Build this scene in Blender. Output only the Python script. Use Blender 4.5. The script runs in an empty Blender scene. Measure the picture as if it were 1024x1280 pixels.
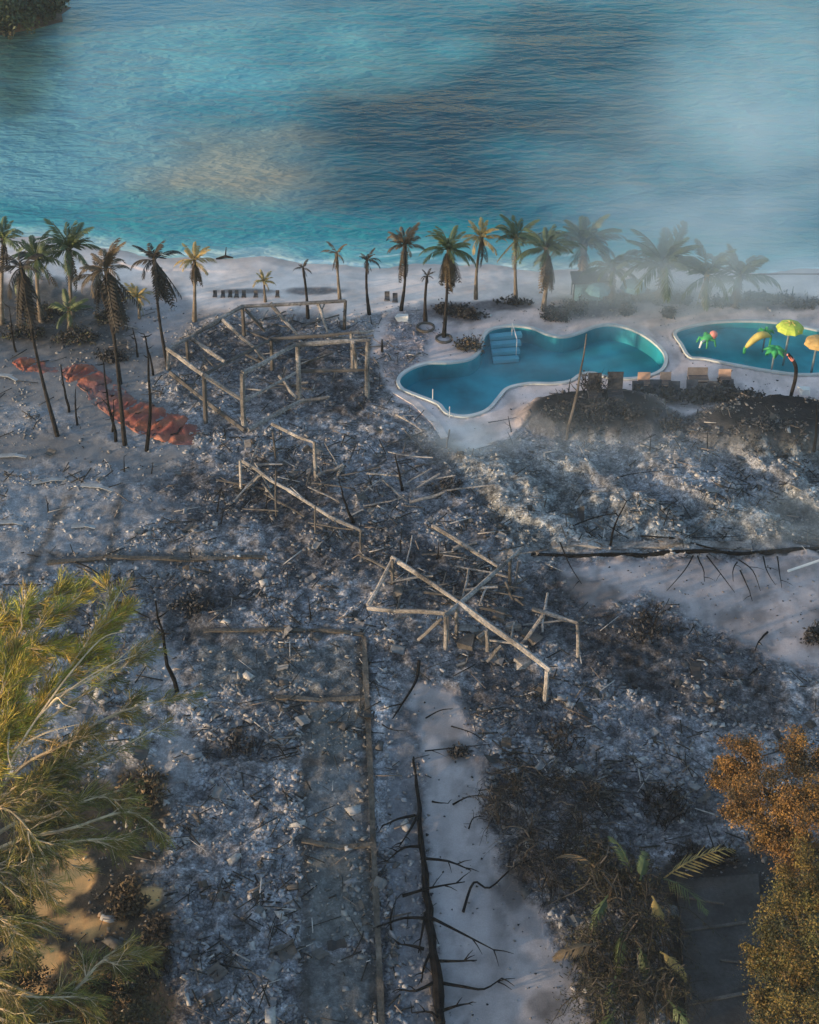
import bpy, math, random
import numpy as np
from mathutils import Vector, Matrix, Euler
R = math.radians
random.seed(11); rng = np.random.default_rng(11)
scene = bpy.context.scene
col = scene.collection

# ------------------------------------------------------------------ camera
CAM_H, PITCH, F = 42.0, R(38.0), 1758.0          # F in pixels of the 1024 x 1280 photograph
cam_d = bpy.data.cameras.new("camera"); cam = bpy.data.objects.new("camera", cam_d); col.objects.link(cam)
cam.location = (0, 0, CAM_H); cam.rotation_euler = (math.pi/2 - PITCH, 0, 0)
cam_d.sensor_fit = 'VERTICAL'; cam_d.sensor_height = 24.0; cam_d.lens = F/1280*24.0
cam_d.clip_end = 6000; scene.camera = cam
# ------------------------------------------------------------------ sky, sun, exposure
SUN_EL, SUN_AZ = R(6.0), R(-114.0)                # azimuth from +Y, clockwise
w = bpy.data.worlds.new("World"); scene.world = w; w.use_nodes = True
nt = w.node_tree; bg = nt.nodes["Background"]
sky = nt.nodes.new("ShaderNodeTexSky"); sky.sky_type = 'NISHITA'; sky.sun_disc = False
sky.sun_elevation = SUN_EL; sky.sun_rotation = SUN_AZ; sky.air_density = 1.0; sky.dust_density = 1.0; sky.ozone_density = 1.4
nt.links.new(sky.outputs[0], bg.inputs[0]); bg.inputs[1].default_value = 0.15
sd = bpy.data.lights.new("sun", 'SUN'); sd.energy = 2.0; sd.angle = R(1.0); sd.color = (1.0, 0.72, 0.44)
so = bpy.data.objects.new("sun", sd); col.objects.link(so)
sv = Vector((math.sin(SUN_AZ)*math.cos(SUN_EL), math.cos(SUN_AZ)*math.cos(SUN_EL), math.sin(SUN_EL)))
so.rotation_euler = sv.to_track_quat('Z', 'Y').to_euler(); so.location = (0, 0, 60)
vs = scene.view_settings; vs.view_transform = 'Standard'; vs.look = 'None'; vs.gamma = 1; vs.use_curve_mapping = False
vs.exposure = 1.7
scene.cycles.use_denoising = True
scene.cycles.max_bounces = 6; scene.cycles.volume_bounces = 1; scene.cycles.transparent_max_bounces = 12

# ------------------------------------------------------------------ camera maths: photograph pixel -> place
CP, SP = math.cos(PITCH), math.sin(PITCH)
def ray(px, py):
    a, b = (px-512)/F, (640-py)/F
    return Vector((a, CP + b*SP, -SP + b*CP))
def PZ(px, py, z=0.0):
    d = ray(px, py); t = (z-CAM_H)/d.z
    return Vector((d.x*t, d.y*t, z))
def PYp(px, py, Y):
    d = ray(px, py); t = Y/d.y
    return Vector((d.x*t, Y, CAM_H + d.z*t))
def proj(x, y, z=0.0):
    dz = z-CAM_H
    dep = y*CP - dz*SP; up = y*SP + dz*CP
    return 512 + F*x/dep, 640 - F*up/dep

# ------------------------------------------------------------------ numpy noise
def vnoise(x, y, seed=0):
    xi = np.floor(x).astype(np.int64); yi = np.floor(y).astype(np.int64)
    fx = x-xi; fy = y-yi
    fx = fx*fx*fx*(fx*(fx*6-15)+10); fy = fy*fy*fy*(fy*(fy*6-15)+10)
    def h(a, b):
        n = (a*374761393 + b*668265263 + seed*974634777) & 0xffffffff
        n = ((n ^ (n >> 13))*1274126177) & 0xffffffff
        return ((n ^ (n >> 16)) & 0xffff)/65535.0
    return (h(xi, yi)*(1-fx)+h(xi+1, yi)*fx)*(1-fy) + (h(xi, yi+1)*(1-fx)+h(xi+1, yi+1)*fx)*fy
def fbm(x, y, seed=0, oct=4, gain=0.5):
    s = 0; a = 1; t = 0
    for i in range(oct):
        s = s + a*vnoise(x*2**i + 17.3*i, y*2**i - 9.1*i, seed+i*7); t += a; a *= gain
    return s/t
def sstep(a, b, x):
    t = np.clip((x-a)/(b-a), 0, 1); return t*t*(3-2*t)
def sdf(poly, px, py):
    """signed distance to a polygon, negative inside"""
    p = np.array(poly, float); q = np.roll(p, -1, 0)
    d2 = np.full(px.shape, 1e18); ins = np.zeros(px.shape, bool)
    for (ax, ay), (bx_, by_) in zip(p, q):
        ex, ey = bx_-ax, by_-ay
        t = np.clip(((px-ax)*ex+(py-ay)*ey)/max(ex*ex+ey*ey, 1e-9), 0, 1)
        dx, dy = px-ax-t*ex, py-ay-t*ey
        d2 = np.minimum(d2, dx*dx+dy*dy)
        c = ((ay > py) != (by_ > py))
        with np.errstate(divide='ignore', invalid='ignore'):
            ins ^= c & (px < (bx_-ax)*(py-ay)/((by_-ay) if by_ != ay else 1e-9)+ax)
    d = np.sqrt(d2)
    return np.where(ins, -d, d)
def catmull(pts, n=6, closed=True):
    P = [np.array(p, float) for p in pts]; m = len(P); out = []
    for i in range(m if closed else m-1):
        if closed: a, b, c, d = P[(i-1) % m], P[i], P[(i+1) % m], P[(i+2) % m]
        else: a, b, c, d = P[max(i-1, 0)], P[i], P[i+1], P[min(i+2, m-1)]
        for k in range(n):
            t = k/n
            out.append(0.5*((2*b)+(c-a)*t+(2*a-5*b+4*c-d)*t*t+(3*b-a-3*c+d)*t**3))
    if not closed: out.append(P[-1])
    return out

# ------------------------------------------------------------------ materials
def mat(name, color=(0.5, 0.5, 0.5), rough=0.85, vary=0.35, scale=3.0, attr=None, bump=0.0, bscale=20.0, spec=0.3, fine=0.0, fscale=30.0, sub=None):
    m = bpy.data.materials.new(name); m.use_nodes = True
    n = m.node_tree.nodes; l = m.node_tree.links; b = n["Principled BSDF"]
    b.inputs["Roughness"].default_value = rough
    b.inputs["Specular IOR Level"].default_value = spec
    tc = n.new("ShaderNodeNewGeometry") if attr else n.new("ShaderNodeTexCoord")
    co = tc.outputs["Position"] if attr else tc.outputs["Object"]
    nz = n.new("ShaderNodeTexNoise"); nz.inputs["Scale"].default_value = scale; nz.inputs["Detail"].default_value = 5
    l.new(co, nz.inputs["Vector"])
    mr = n.new("ShaderNodeMapRange"); mr.inputs[1].default_value = 0.3; mr.inputs[2].default_value = 0.7
    mr.inputs[3].default_value = 1-vary; mr.inputs[4].default_value = 1+vary
    l.new(nz.outputs["Fac"], mr.inputs[0])
    fac = mr.outputs[0]
    if fine:
        n2 = n.new("ShaderNodeTexNoise"); n2.inputs["Scale"].default_value = fscale; n2.inputs["Detail"].default_value = 3
        l.new(co, n2.inputs["Vector"])
        m2 = n.new("ShaderNodeMapRange"); m2.inputs[1].default_value = 0.3; m2.inputs[2].default_value = 0.7
        m2.inputs[3].default_value = 1-fine; m2.inputs[4].default_value = 1+fine
        l.new(n2.outputs["Fac"], m2.inputs[0])
        mu = n.new("ShaderNodeMath"); mu.operation = 'MULTIPLY'; l.new(fac, mu.inputs[0]); l.new(m2.outputs[0], mu.inputs[1]); fac = mu.outputs[0]
    vm = n.new("ShaderNodeVectorMath"); vm.operation = 'SCALE'
    if attr:
        at = n.new("ShaderNodeAttribute"); at.attribute_name = attr; l.new(at.outputs["Color"], vm.inputs[0])
    else:
        vm.inputs[0].default_value = color
    l.new(fac, vm.inputs["Scale"]); l.new(vm.outputs[0], b.inputs["Base Color"])
    if bump:
        n3 = n.new("ShaderNodeTexNoise"); n3.inputs["Scale"].default_value = bscale; n3.inputs["Detail"].default_value = 4
        l.new(co, n3.inputs["Vector"])
        bn = n.new("ShaderNodeBump"); bn.inputs["Strength"].default_value = bump; bn.inputs["Distance"].default_value = 0.1
        l.new(n3.outputs["Fac"], bn.inputs["Height"]); l.new(bn.outputs[0], b.inputs["Normal"])
    return m
M = dict(
    ground=mat("ground_mix", attr="tint", rough=0.95, vary=0.16, scale=1.3, fine=0.28, fscale=9.0, bump=0.5, bscale=7.0, spec=0.1),
    stone=mat("rubble_stone", attr="tint", rough=0.95, vary=0.25, scale=9.0, spec=0.1),
    debris=mat("debris", attr="tint", rough=0.9, vary=0.25, scale=6.0, spec=0.1),
    charw=mat("charred_wood", (0.010, 0.010, 0.011), 0.95, 0.6, 4.0, bump=0.6, spec=0.05),
    charb=mat("charred_bark", (0.022, 0.020, 0.020), 0.9, 0.6, 3.0, bump=0.6, spec=.1),
    beam=mat("ashen_timber", (0.20, 0.19, 0.187), 0.9, 0.7, 0.8, fine=0.4, fscale=9, bump=0.5, spec=.1),
    beamd=mat("scorched_timber", (0.075, 0.07, 0.068), 0.85, 0.6, 1.5, fine=0.3, bump=0.4),
    trunk=mat("palm_trunk", (0.15, 0.125, 0.10), 0.9, 0.45, 2.5, bump=0.5),
    green=mat("palm_green", (0.060, 0.085, 0.030), 0.55, 0.45, 2.0, spec=0.4),
    gold=mat("palm_gold", (0.30, 0.22, 0.075), 0.6, 0.45, 2.0),
    brown=mat("palm_brown", (0.085, 0.065, 0.042), 0.8, 0.5, 2.0),
    dark=mat("palm_scorched", (0.030, 0.027, 0.024), 0.85, 0.5, 2.0),
    coping=mat("pale_coping", (0.42, 0.46, 0.48), 0.6, 0.14, 1.5, fine=0.1),
    basin=mat("pool_plaster", (0.020, 0.27, 0.35), 0.7, 0.45, 0.4),
    pstep=mat("pool_step_plaster", (0.13, 0.40, 0.52), 0.7, 0.1, 1.0),
    white=mat("white_paint", (0.60, 0.60, 0.60), 0.5, 0.1, 3.0),
    tarp=mat("orange_fabric", attr="tint", rough=0.55, vary=0.30, scale=2.2, bump=0.5, bscale=5.0, fine=0.12, fscale=12),
    wall=mat("old_concrete", (0.085, 0.073, 0.062), 0.95, 0.5, 1.1, fine=0.35, fscale=7, bump=0.4, bscale=12),
    lime=mat("lime_plastic", (0.34, 0.44, 0.07), 0.6, 0.3, 2.0), grn=mat("green_plastic", (0.035, 0.27, 0.09), 0.6, 0.35, 2.0),
    yel=mat("yellow_plastic", (0.44, 0.37, 0.11), 0.6, 0.35, 2.0), pink=mat("pink_plastic", (0.62, 0.22, 0.18), 0.4, 0.15, 3.0),
    org=mat("amber_plastic", (0.38, 0.26, 0.10), 0.6, 0.35, 3.0), post=mat("steel_post", (0.12, 0.16, 0.18), 0.5, 0.2, 3.0),
    tan=mat("tan_cushion", (0.46, 0.30, 0.22), 0.8, 0.2, 3.0), chair=mat("dark_rattan", (0.040, 0.042, 0.05), 0.7, 0.4, 9.0, bump=0.5),
    bush=mat("burnt_foliage", attr="tint", rough=0.85, vary=0.4, scale=3.0),
    leaf=mat("leaf", attr="tint", rough=0.6, vary=0.35, scale=2.5, spec=0.3),
    bark=mat("grey_bark", (0.42, 0.33, 0.22), 0.85, 0.4, 3.0, bump=0.4),
    barkd=mat("brown_bark", (0.075, 0.06, 0.048), 0.85, 0.4, 3.0, bump=0.4),
    ashcush=mat("sooty_cushion", (0.075, 0.075, 0.083), 0.9, 0.6, 3.0), basin2=mat("pale_pool_plaster", (0.03, 0.29, 0.36), 0.7, 0.4, 0.5),
    deckst=mat("deck_stone", (0.50, 0.44, 0.43), 0.9, 0.3, 1.0, fine=0.2),
    sheet=mat("ash_sheet", (0.22, 0.24, 0.265), 0.9, 0.35, 1.5, fine=0.25),
    slab=mat("sooty_slab", (0.045, 0.044, 0.046), 0.8, 0.4, 0.8, fine=0.2, fscale=8, bump=0.3),
    parasol=mat("teal_canvas", (0.10, 0.24, 0.30), 0.8, 0.2, 3.0), rope=mat("red_brown_rope", (0.16, 0.07, 0.06), 0.9, 0.2, 3.0),
)

def ground_mat():
    m = bpy.data.materials.new("burnt_ground"); m.use_nodes = True; n = m.node_tree.nodes; l = m.node_tree.links; b = n["Principled BSDF"]
    b.inputs["Roughness"].default_value = 0.97; b.inputs["Specular IOR Level"].default_value = 0.08
    at = n.new("ShaderNodeAttribute"); at.attribute_name = "tint"; g = n.new("ShaderNodeNewGeometry"); co = g.outputs["Position"]
    def noise(sc, det, lo, hi, dis=0.0, rough=.6):
        z = n.new("ShaderNodeTexNoise"); z.inputs["Scale"].default_value = sc; z.inputs["Detail"].default_value = det; z.inputs["Distortion"].default_value = dis; z.inputs["Roughness"].default_value = rough
        l.new(co, z.inputs["Vector"]); r = n.new("ShaderNodeMapRange"); r.inputs[1].default_value = .32; r.inputs[2].default_value = .68; r.inputs[3].default_value = lo; r.inputs[4].default_value = hi
        l.new(z.outputs["Fac"], r.inputs[0]); return r.outputs[0], z.outputs["Fac"]
    def op(o_, a, c):
        q = n.new("ShaderNodeMath"); q.operation = o_
        for i, x in enumerate((a, c)):
            if hasattr(x, 'links'): l.new(x, q.inputs[i])
            else: q.inputs[i].default_value = x
        return q.outputs[0]
    def mixf(f, a, c):
        q = n.new("ShaderNodeMix"); q.data_type = 'FLOAT'; l.new(f, q.inputs[0])
        for i, x in ((2, a), (3, c)):
            if hasattr(x, 'links'): l.new(x, q.inputs[i])
            else: q.inputs[i].default_value = x
        return q.outputs[0]
    rubm = at.outputs["Alpha"]
    s1, _ = noise(.45, 4, .80, 1.20); s2, _ = noise(16, 3, .92, 1.08); soft = op('MULTIPLY', s1, s2)
    a1, f1 = noise(2.6, 6, .68, 1.38, .9, .7); a2, f2 = noise(7.0, 4, .42, 1.7, .5, .65); a3, _ = noise(15.0, 3, .62, 1.45, .3, .6); a2 = op('MULTIPLY', a2, a3)
    vo = n.new("ShaderNodeTexVoronoi"); vo.inputs["Scale"].default_value = 4.5; vo.feature = 'F1'; l.new(co, vo.inputs["Vector"])
    vr = n.new("ShaderNodeMapRange"); vr.inputs[1].default_value = .1; vr.inputs[2].default_value = .75; vr.inputs[3].default_value = 1.15; vr.inputs[4].default_value = .78; l.new(vo.outputs["Distance"], vr.inputs[0])
    rough = op('MULTIPLY', op('MULTIPLY', a1, a2), vr.outputs[0])
    fac = mixf(rubm, soft, rough)
    vm = n.new("ShaderNodeVectorMath"); vm.operation = 'SCALE'; l.new(at.outputs["Color"], vm.inputs[0]); l.new(fac, vm.inputs["Scale"]); l.new(vm.outputs[0], b.inputs["Base Color"])
    _, f3 = noise(25, 3, 0, 1)
    h = mixf(rubm, op('MULTIPLY', f3, .06), op('ADD', f1, op('MULTIPLY', f2, .6)))
    bn = n.new("ShaderNodeBump"); bn.inputs["Strength"].default_value = .8; bn.inputs["Distance"].default_value = .16; l.new(h, bn.inputs["Height"]); l.new(bn.outputs[0], b.inputs["Normal"])
    return m
M['ground'] = ground_mat()

# ------------------------------------------------------------------ mesh builder
ICO = None
def _ico():
    t = (1+5**0.5)/2
    v = np.array([(-1,t,0),(1,t,0),(-1,-t,0),(1,-t,0),(0,-1,t),(0,1,t),(0,-1,-t),(0,1,-t),(t,0,-1),(t,0,1),(-t,0,-1),(-t,0,1)], float)
    v /= np.linalg.norm(v[0])
    f = [(0,11,5),(0,5,1),(0,1,7),(0,7,10),(0,10,11),(1,5,9),(5,11,4),(11,10,2),(10,7,6),(7,1,8),(3,9,4),(3,4,2),(3,2,6),(3,6,8),(3,8,9),(4,9,5),(2,4,11),(6,2,10),(8,6,7),(9,8,1)]
    return v, np.array(f)
class MB:
    def __init__(s): s.v = []; s.f = []; s.c = []; s.n = 0
    def add(s, V, Fc, c=None):
        V = [tuple(p) for p in V]; k = s.n
        s.v += V; s.n += len(V); s.f += [tuple(i+k for i in q) for q in Fc]
        s.c += [c if c is not None else (0.5, 0.5, 0.5)]*len(V)
    def tube(s, pts, rad, n=6, c=None, cap=True):
        pts = [Vector(p) for p in pts]
        if not hasattr(rad, '__len__'): rad = [rad]*len(pts)
        V = []; Fc = []; u = None
        for i, p in enumerate(pts):
            d = (pts[min(i+1, len(pts)-1)]-pts[max(i-1, 0)])
            d = d.normalized() if d.length > 1e-9 else Vector((0, 0, 1))
            if u is None: u = d.orthogonal().normalized()
            else:
                u = (u - d*u.dot(d)); u = u.normalized() if u.length > 1e-6 else d.orthogonal().normalized()
            vv = d.cross(u)
            for k in range(n):
                a = 2*math.pi*k/n
                V.append(p + (u*math.cos(a)+vv*math.sin(a))*rad[i])
        for i in range(len(pts)-1):
            for k in range(n):
                Fc.append((i*n+k, i*n+(k+1) % n, (i+1)*n+(k+1) % n, (i+1)*n+k))
        if cap:
            Fc.append(tuple(range(n-1, -1, -1))); Fc.append(tuple((len(pts)-1)*n+k for k in range(n)))
        s.add(V, Fc, c)
    def beam(s, p, q, w=0.16, h=None, c=None, up=(0, 0, 1)):
        p, q = Vector(p), Vector(q); h = h or w
        d = (q-p).normalized(); upv = Vector(up)
        if abs(d.dot(upv)) > 0.95: upv = Vector((0, 1, 0))
        sd_ = d.cross(upv).normalized(); uu = sd_.cross(d)
        V = []
        for e in (p, q):
            for a, b in ((-1, -1), (1, -1), (1, 1), (-1, 1)): V.append(e + sd_*a*w/2 + uu*b*h/2)
        s.add(V, [(3, 2, 1, 0), (4, 5, 6, 7), (0, 1, 5, 4), (1, 2, 6, 5), (2, 3, 7, 6), (3, 0, 4, 7)], c)
    def box(s, c0, sz, rz=0, c=None):
        x, y, z = sz; V = []
        ca, sa = math.cos(rz), math.sin(rz)
        for dz in (-1, 1):
            for dx, dy in ((-1, -1), (1, -1), (1, 1), (-1, 1)):
                X, Y = dx*x/2, dy*y/2
                V.append((c0[0]+X*ca-Y*sa, c0[1]+X*sa+Y*ca, c0[2]+dz*z/2))
        s.add(V, [(3, 2, 1, 0), (4, 5, 6, 7), (0, 1, 5, 4), (1, 2, 6, 5), (2, 3, 7, 6), (3, 0, 4, 7)], c)
    def dome(s, c0, r, h, n=16, m=5, c=None, scallop=0.0, thick=0.03):
        V = []; Fc = []
        for side in (0, 1):
            for j in range(m+1):
                a = j/m*math.pi/2
                for k in range(n):
                    th = 2*math.pi*k/n
                    rr = r*math.sin(a)*(1+scallop*math.cos(th*n/2)*j/m)
                    V.append((c0[0]+rr*math.cos(th), c0[1]+rr*math.sin(th), c0[2]+h*math.cos(a)-side*thick))
        o = (m+1)*n
        for side in (0, 1):
            for j in range(m):
                for k in range(n):
                    q = (side*o+j*n+k, side*o+(j+1)*n+k, side*o+(j+1)*n+(k+1) % n, side*o+j*n+(k+1) % n)
                    Fc.append(q if not side else q[::-1])
        for k in range(n): Fc.append((m*n+k, o+m*n+k, o+m*n+(k+1) % n, m*n+(k+1) % n))
        s.add(V, Fc, c)
    def data(s, name, m=None, smooth=False, attr=False):
        me = bpy.data.meshes.new(name); me.from_pydata(s.v, [], s.f); me.update()
        if attr:
            a = me.color_attributes.new("tint", 'FLOAT_COLOR', 'POINT')
            arr = np.ones((len(s.v), 4), np.float32); arr[:, :3] = np.array(s.c, np.float32); a.data.foreach_set("color", arr.ravel())
        if m: me.materials.append(m)
        if smooth: me.polygons.foreach_set("use_smooth", [True]*len(me.polygons))
        return me
    def build(s, name, m=None, parent=None, smooth=False, attr=False, loc=None):
        if loc is not None:
            s.v = [(a-loc[0], b-loc[1], c-loc[2]) for a, b, c in s.v]
        o = bpy.data.objects.new(name, s.data(name, m, smooth, attr)); col.objects.link(o)
        if loc is not None: o.location = loc
        if parent is not None:
            o.parent = parent
            if loc is not None or True:
                o.matrix_parent_inverse = PINV.get(parent.name, Matrix())
        return o
PINV = {}
def empty(name, loc):
    o = bpy.data.objects.new(name, None); col.objects.link(o); o.location = loc; o.empty_display_size = 0.2
    PINV[o.name] = Matrix.Translation(Vector(loc)).inverted()
    return o
def tag(o, label=None, cat=None, group=None, kind=None):
    if label: o["label"] = label
    if cat: o["category"] = cat
    if group: o["group"] = group
    if kind: o["kind"] = kind
    return o
def np_mesh(name, V, Fc, m, colr=None, smooth=False):
    me = bpy.data.meshes.new(name)
    V = np.asarray(V, np.float32); Fc = np.asarray(Fc, np.int32)
    me.vertices.add(len(V)); me.vertices.foreach_set("co", V.ravel())
    k = Fc.shape[1]
    me.loops.add(Fc.size); me.loops.foreach_set("vertex_index", Fc.ravel())
    me.polygons.add(len(Fc)); me.polygons.foreach_set("loop_start", np.arange(0, Fc.size, k, dtype=np.int32))
    try: me.polygons.foreach_set("loop_total", np.full(len(Fc), k, np.int32))
    except Exception: pass
    me.update(calc_edges=True); me.validate()
    if colr is not None:
        a = me.color_attributes.new("tint", 'FLOAT_COLOR', 'POINT')
        arr = np.ones((len(V), 4), np.float32); arr[:, :np.shape(colr)[1]] = colr; a.data.foreach_set("color", arr.ravel())
    if smooth: me.polygons.foreach_set("use_smooth", np.ones(len(Fc), bool))
    if m: me.materials.append(m)
    return me

# ------------------------------------------------------------------ layout of the place (traced in the photograph, laid out on the ground)
SEA = -0.6
def gpoly(pts, z=0.0): return [tuple(PZ(x, y, z)[:2]) for x, y in pts]
shore_px = [(-500, 270), (-200, 276), (0, 290), (60, 300), (130, 312), (250, 322), (400, 329), (600, 334), (800, 336), (1024, 337), (1300, 340)]
shore = np.array([PZ(x, y, SEA)[:2] for x, y in shore_px])
def shoreY(x):
    return np.interp(x, shore[:, 0], shore[:, 1]) + 0.35*np.sin(x*0.5)+0.2*np.sin(x*1.3+1)
pool1_px = [(500,474),(512,463),(535,455),(565,454),(590,449),(602,437),(606,421),(616,412),(640,408),(665,411),(685,419),(705,422),(725,417),(745,409),(765,407),(790,413),(812,425),(828,440),(831,452),(825,463),(808,470),(785,473),(760,471),(741,466),(725,468),(712,476),(690,479),(660,479),(634,485),(622,497),(612,509),(600,516),(580,520),(560,516),(548,504),(520,493),(503,485)]
pool2_px = [(845,417),(860,410),(890,404),(930,402),(970,404),(1005,410),(1045,420),(1085,440),(1070,460),(1010,468),(960,463),(920,456),(880,448),(863,446),(853,431)]
pool1 = [tuple(p) for p in catmull(gpoly(pool1_px), 4)]
pool2 = [tuple(p) for p in catmull(gpoly(pool2_px), 4)]

def axis(a, b, st, far_a, far_b):
    mid = list(np.arange(a, b+1e-6, st)); lo = []; hi = []
    x, s = a, st
    while x > far_a: s *= 1.35; x -= s; lo.append(x)
    x, s = b, st
    while x < far_b: s *= 1.35; x += s; hi.append(x)
    return np.array(lo[::-1]+mid+hi)
xs = axis(-32, 32, 0.13, -2500, 2500); ys = axis(21, 84, 0.13, -2500, 200)
GX, GY = np.meshgrid(xs, ys)
PXg, PYg = proj(GX, np.maximum(GY, 12.0))          # where each ground point appears in the photograph's frame
wob = (fbm(GX*0.5, GY*0.5, 3)-0.5)
def zone(pts, soft=8, wobble=40):
    return sstep(soft, -soft, sdf(pts, PXg, PYg) + wob*wobble)
wx = (fbm(GX*1.6, GY*1.6, 21)-0.5)
def zonef(pts, soft=5, wobble=25):
    return sstep(soft, -soft, sdf(pts, PXg, PYg) + wx*wobble + wob*wobble*0.5)
def spot(x, y, rx, ry, wobble=0.7):
    d = np.sqrt(((PXg-x)/rx)**2 + ((PYg-y)/ry)**2) + wob*wobble + wx*wobble*0.6
    return sstep(1.15, 0.6, d)
T = np.zeros(GX.shape+(3,))
rub = np.zeros(GX.shape)
def paint(mask, c, r=None, amt=1.0):
    global T, rub
    k = (mask*amt)[..., None]; T = T*(1-k)+np.array(c)*k
    if r is not None: rub = rub*(1-mask)+r*mask
n4 = fbm(GX*0.22, GY*0.22, 31, 4); n1 = fbm(GX*0.8, GY*0.8, 41, 4); n05 = fbm(GX*2.4, GY*2.4, 51, 3)
T[:] = (0.19, 0.186, 0.19); rub[:] = 1.0
d_in = shoreY(GX)-GY
# beach and the sandy strip behind it
beach = sstep(0, 1, sstep(408, 378, PYg + wob*26))
paint(beach, (0.72, 0.61, 0.57), 0.0)
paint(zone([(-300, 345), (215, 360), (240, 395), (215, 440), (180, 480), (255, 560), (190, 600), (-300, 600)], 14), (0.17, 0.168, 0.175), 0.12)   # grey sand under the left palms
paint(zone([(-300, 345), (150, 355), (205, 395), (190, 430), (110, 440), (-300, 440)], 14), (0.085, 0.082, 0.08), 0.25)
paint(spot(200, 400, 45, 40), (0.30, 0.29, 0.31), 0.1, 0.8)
deck_px = [(492, 388), (600, 372), (760, 372), (900, 372), (1060, 385), (1300, 400), (1300, 520), (1010, 505), (955, 503), (880, 515), (850, 520), (760, 505), (690, 500), (640, 545), (590, 562), (548, 540), (500, 500), (478, 470), (462, 440), (466, 408)]
paint(zonef(deck_px, 5, 14), (0.62, 0.525, 0.515), 0.0)
paint(spot(540, 425, 42, 22), (0.42, 0.36, 0.38), 0.0, 0.6)
paint(spot(585, 548, 40, 22), (0.46, 0.46, 0.48), 0.0, 0.7)
# pale ash sheets on the left
for (x, y, rx, ry) in [(40, 525, 70, 22), (190, 545, 60, 22), (60, 600, 120, 30), (110, 640, 120, 40), (40, 690, 100, 30), (150, 690, 60, 26), (60, 905, 50, 45), (220, 945, 26, 45), (190, 830, 36, 40)]:
    paint(spot(x, y, rx, ry), (0.235, 0.24, 0.258), 0.4, 0.85)
# rubble field light and dark patches
k = rub*sstep(0.50, 0.68, n4); T = T*(1-k[..., None]*0.8)+np.array((0.27, 0.265, 0.268))*k[..., None]*0.8
k = rub*sstep(0.47, 0.34, n4); T = T*(1-k[..., None]*0.75)+np.array((0.075, 0.073, 0.078))*k[..., None]*0.6
# diagonal ash ridges beside the pool road
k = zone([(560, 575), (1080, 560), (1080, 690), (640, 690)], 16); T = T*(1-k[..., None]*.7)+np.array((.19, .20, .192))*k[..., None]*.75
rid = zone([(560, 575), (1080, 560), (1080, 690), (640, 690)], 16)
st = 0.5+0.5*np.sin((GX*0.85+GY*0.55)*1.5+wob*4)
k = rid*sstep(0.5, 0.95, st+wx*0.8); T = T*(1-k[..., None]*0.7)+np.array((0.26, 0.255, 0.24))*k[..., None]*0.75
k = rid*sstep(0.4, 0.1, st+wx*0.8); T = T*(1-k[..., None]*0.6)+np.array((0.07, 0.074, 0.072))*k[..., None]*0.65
for (x, y, rx, ry, c) in [(240, 760, 70, 55, .035), (700, 745, 60, 40, .05), (560, 720, 70, 50, .05), (470, 640, 60, 40, .07), (800, 830, 95, 60, .03), (650, 1010, 55, 80, .05), (310, 930, 60, 40, .05), (350, 610, 80, 45, .06), (300, 830, 70, 40, .07),
                       (720, 980, 60, 60, .06), (930, 870, 60, 40, .035), (1010, 665, 60, 35, .035), (520, 570, 60, 35, .06), (290, 1180, 35, 60, .06), (870, 1010, 60, 60, .07), (760, 1160, 90, 120, .035), (330, 450, 110, 70, .10), (980, 700, 60, 12, .05)]:
    paint(spot(x, y, rx, ry), (c*.85, c*.87, c*.95), None, 0.62)
for (x, y, rx, ry) in [(300, 1090, 70, 60), (380, 1200, 70, 70), (300, 990, 80, 40), (380, 780, 90, 60), (820, 920, 80, 50), (730, 870, 60, 30), (480, 590, 60, 40), (560, 640, 60, 40), (270, 1130, 50, 60), (870, 600, 120, 40)]:
    paint(spot(x, y, rx, ry), (0.20, 0.20, 0.212), None, 0.65)
# burnt-down bungalow floors: smoother cells beside the long wall, dark joints round them
for pts, c, r_ in [([(384, 885), (458, 882), (464, 945), (382, 950)], (0.10, 0.106, 0.104), .45), ([(382, 958), (464, 955), (467, 1050), (380, 1052)], (0.13, 0.134, 0.137), .5), ([(385, 1068), (468, 1066), (474, 1180), (383, 1180)], (0.085, 0.09, 0.088), .45), ([(384, 1190), (474, 1190), (480, 1330), (384, 1330)], (0.10, 0.104, 0.105), .5), ([(250, 800), (452, 805), (455, 865), (250, 862)], (0.115, 0.12, 0.12), .8)]:
    paint(zonef(pts, 6, 20), c, r_, .85)
for pts in [[(330, 868), (458, 869), (458, 881), (330, 882)], [(350, 948), (462, 947), (462, 957), (350, 958)], [(370, 1050), (467, 1051), (467, 1065), (370, 1066)], [(240, 784), (455, 786), (455, 798), (240, 797)], [(376, 880), (388, 880), (388, 1300), (374, 1300)], [(448, 800), (458, 800), (474, 1300), (462, 1300)], [(60, 690), (330, 690), (330, 700), (60, 704)], [(150, 600), (160, 600), (130, 760), (116, 760)], [(80, 620), (90, 620), (40, 720), (28, 720)]]:
    paint(zonef(pts, 4, 12), (0.045, 0.044, 0.042), .5, .75)
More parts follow.
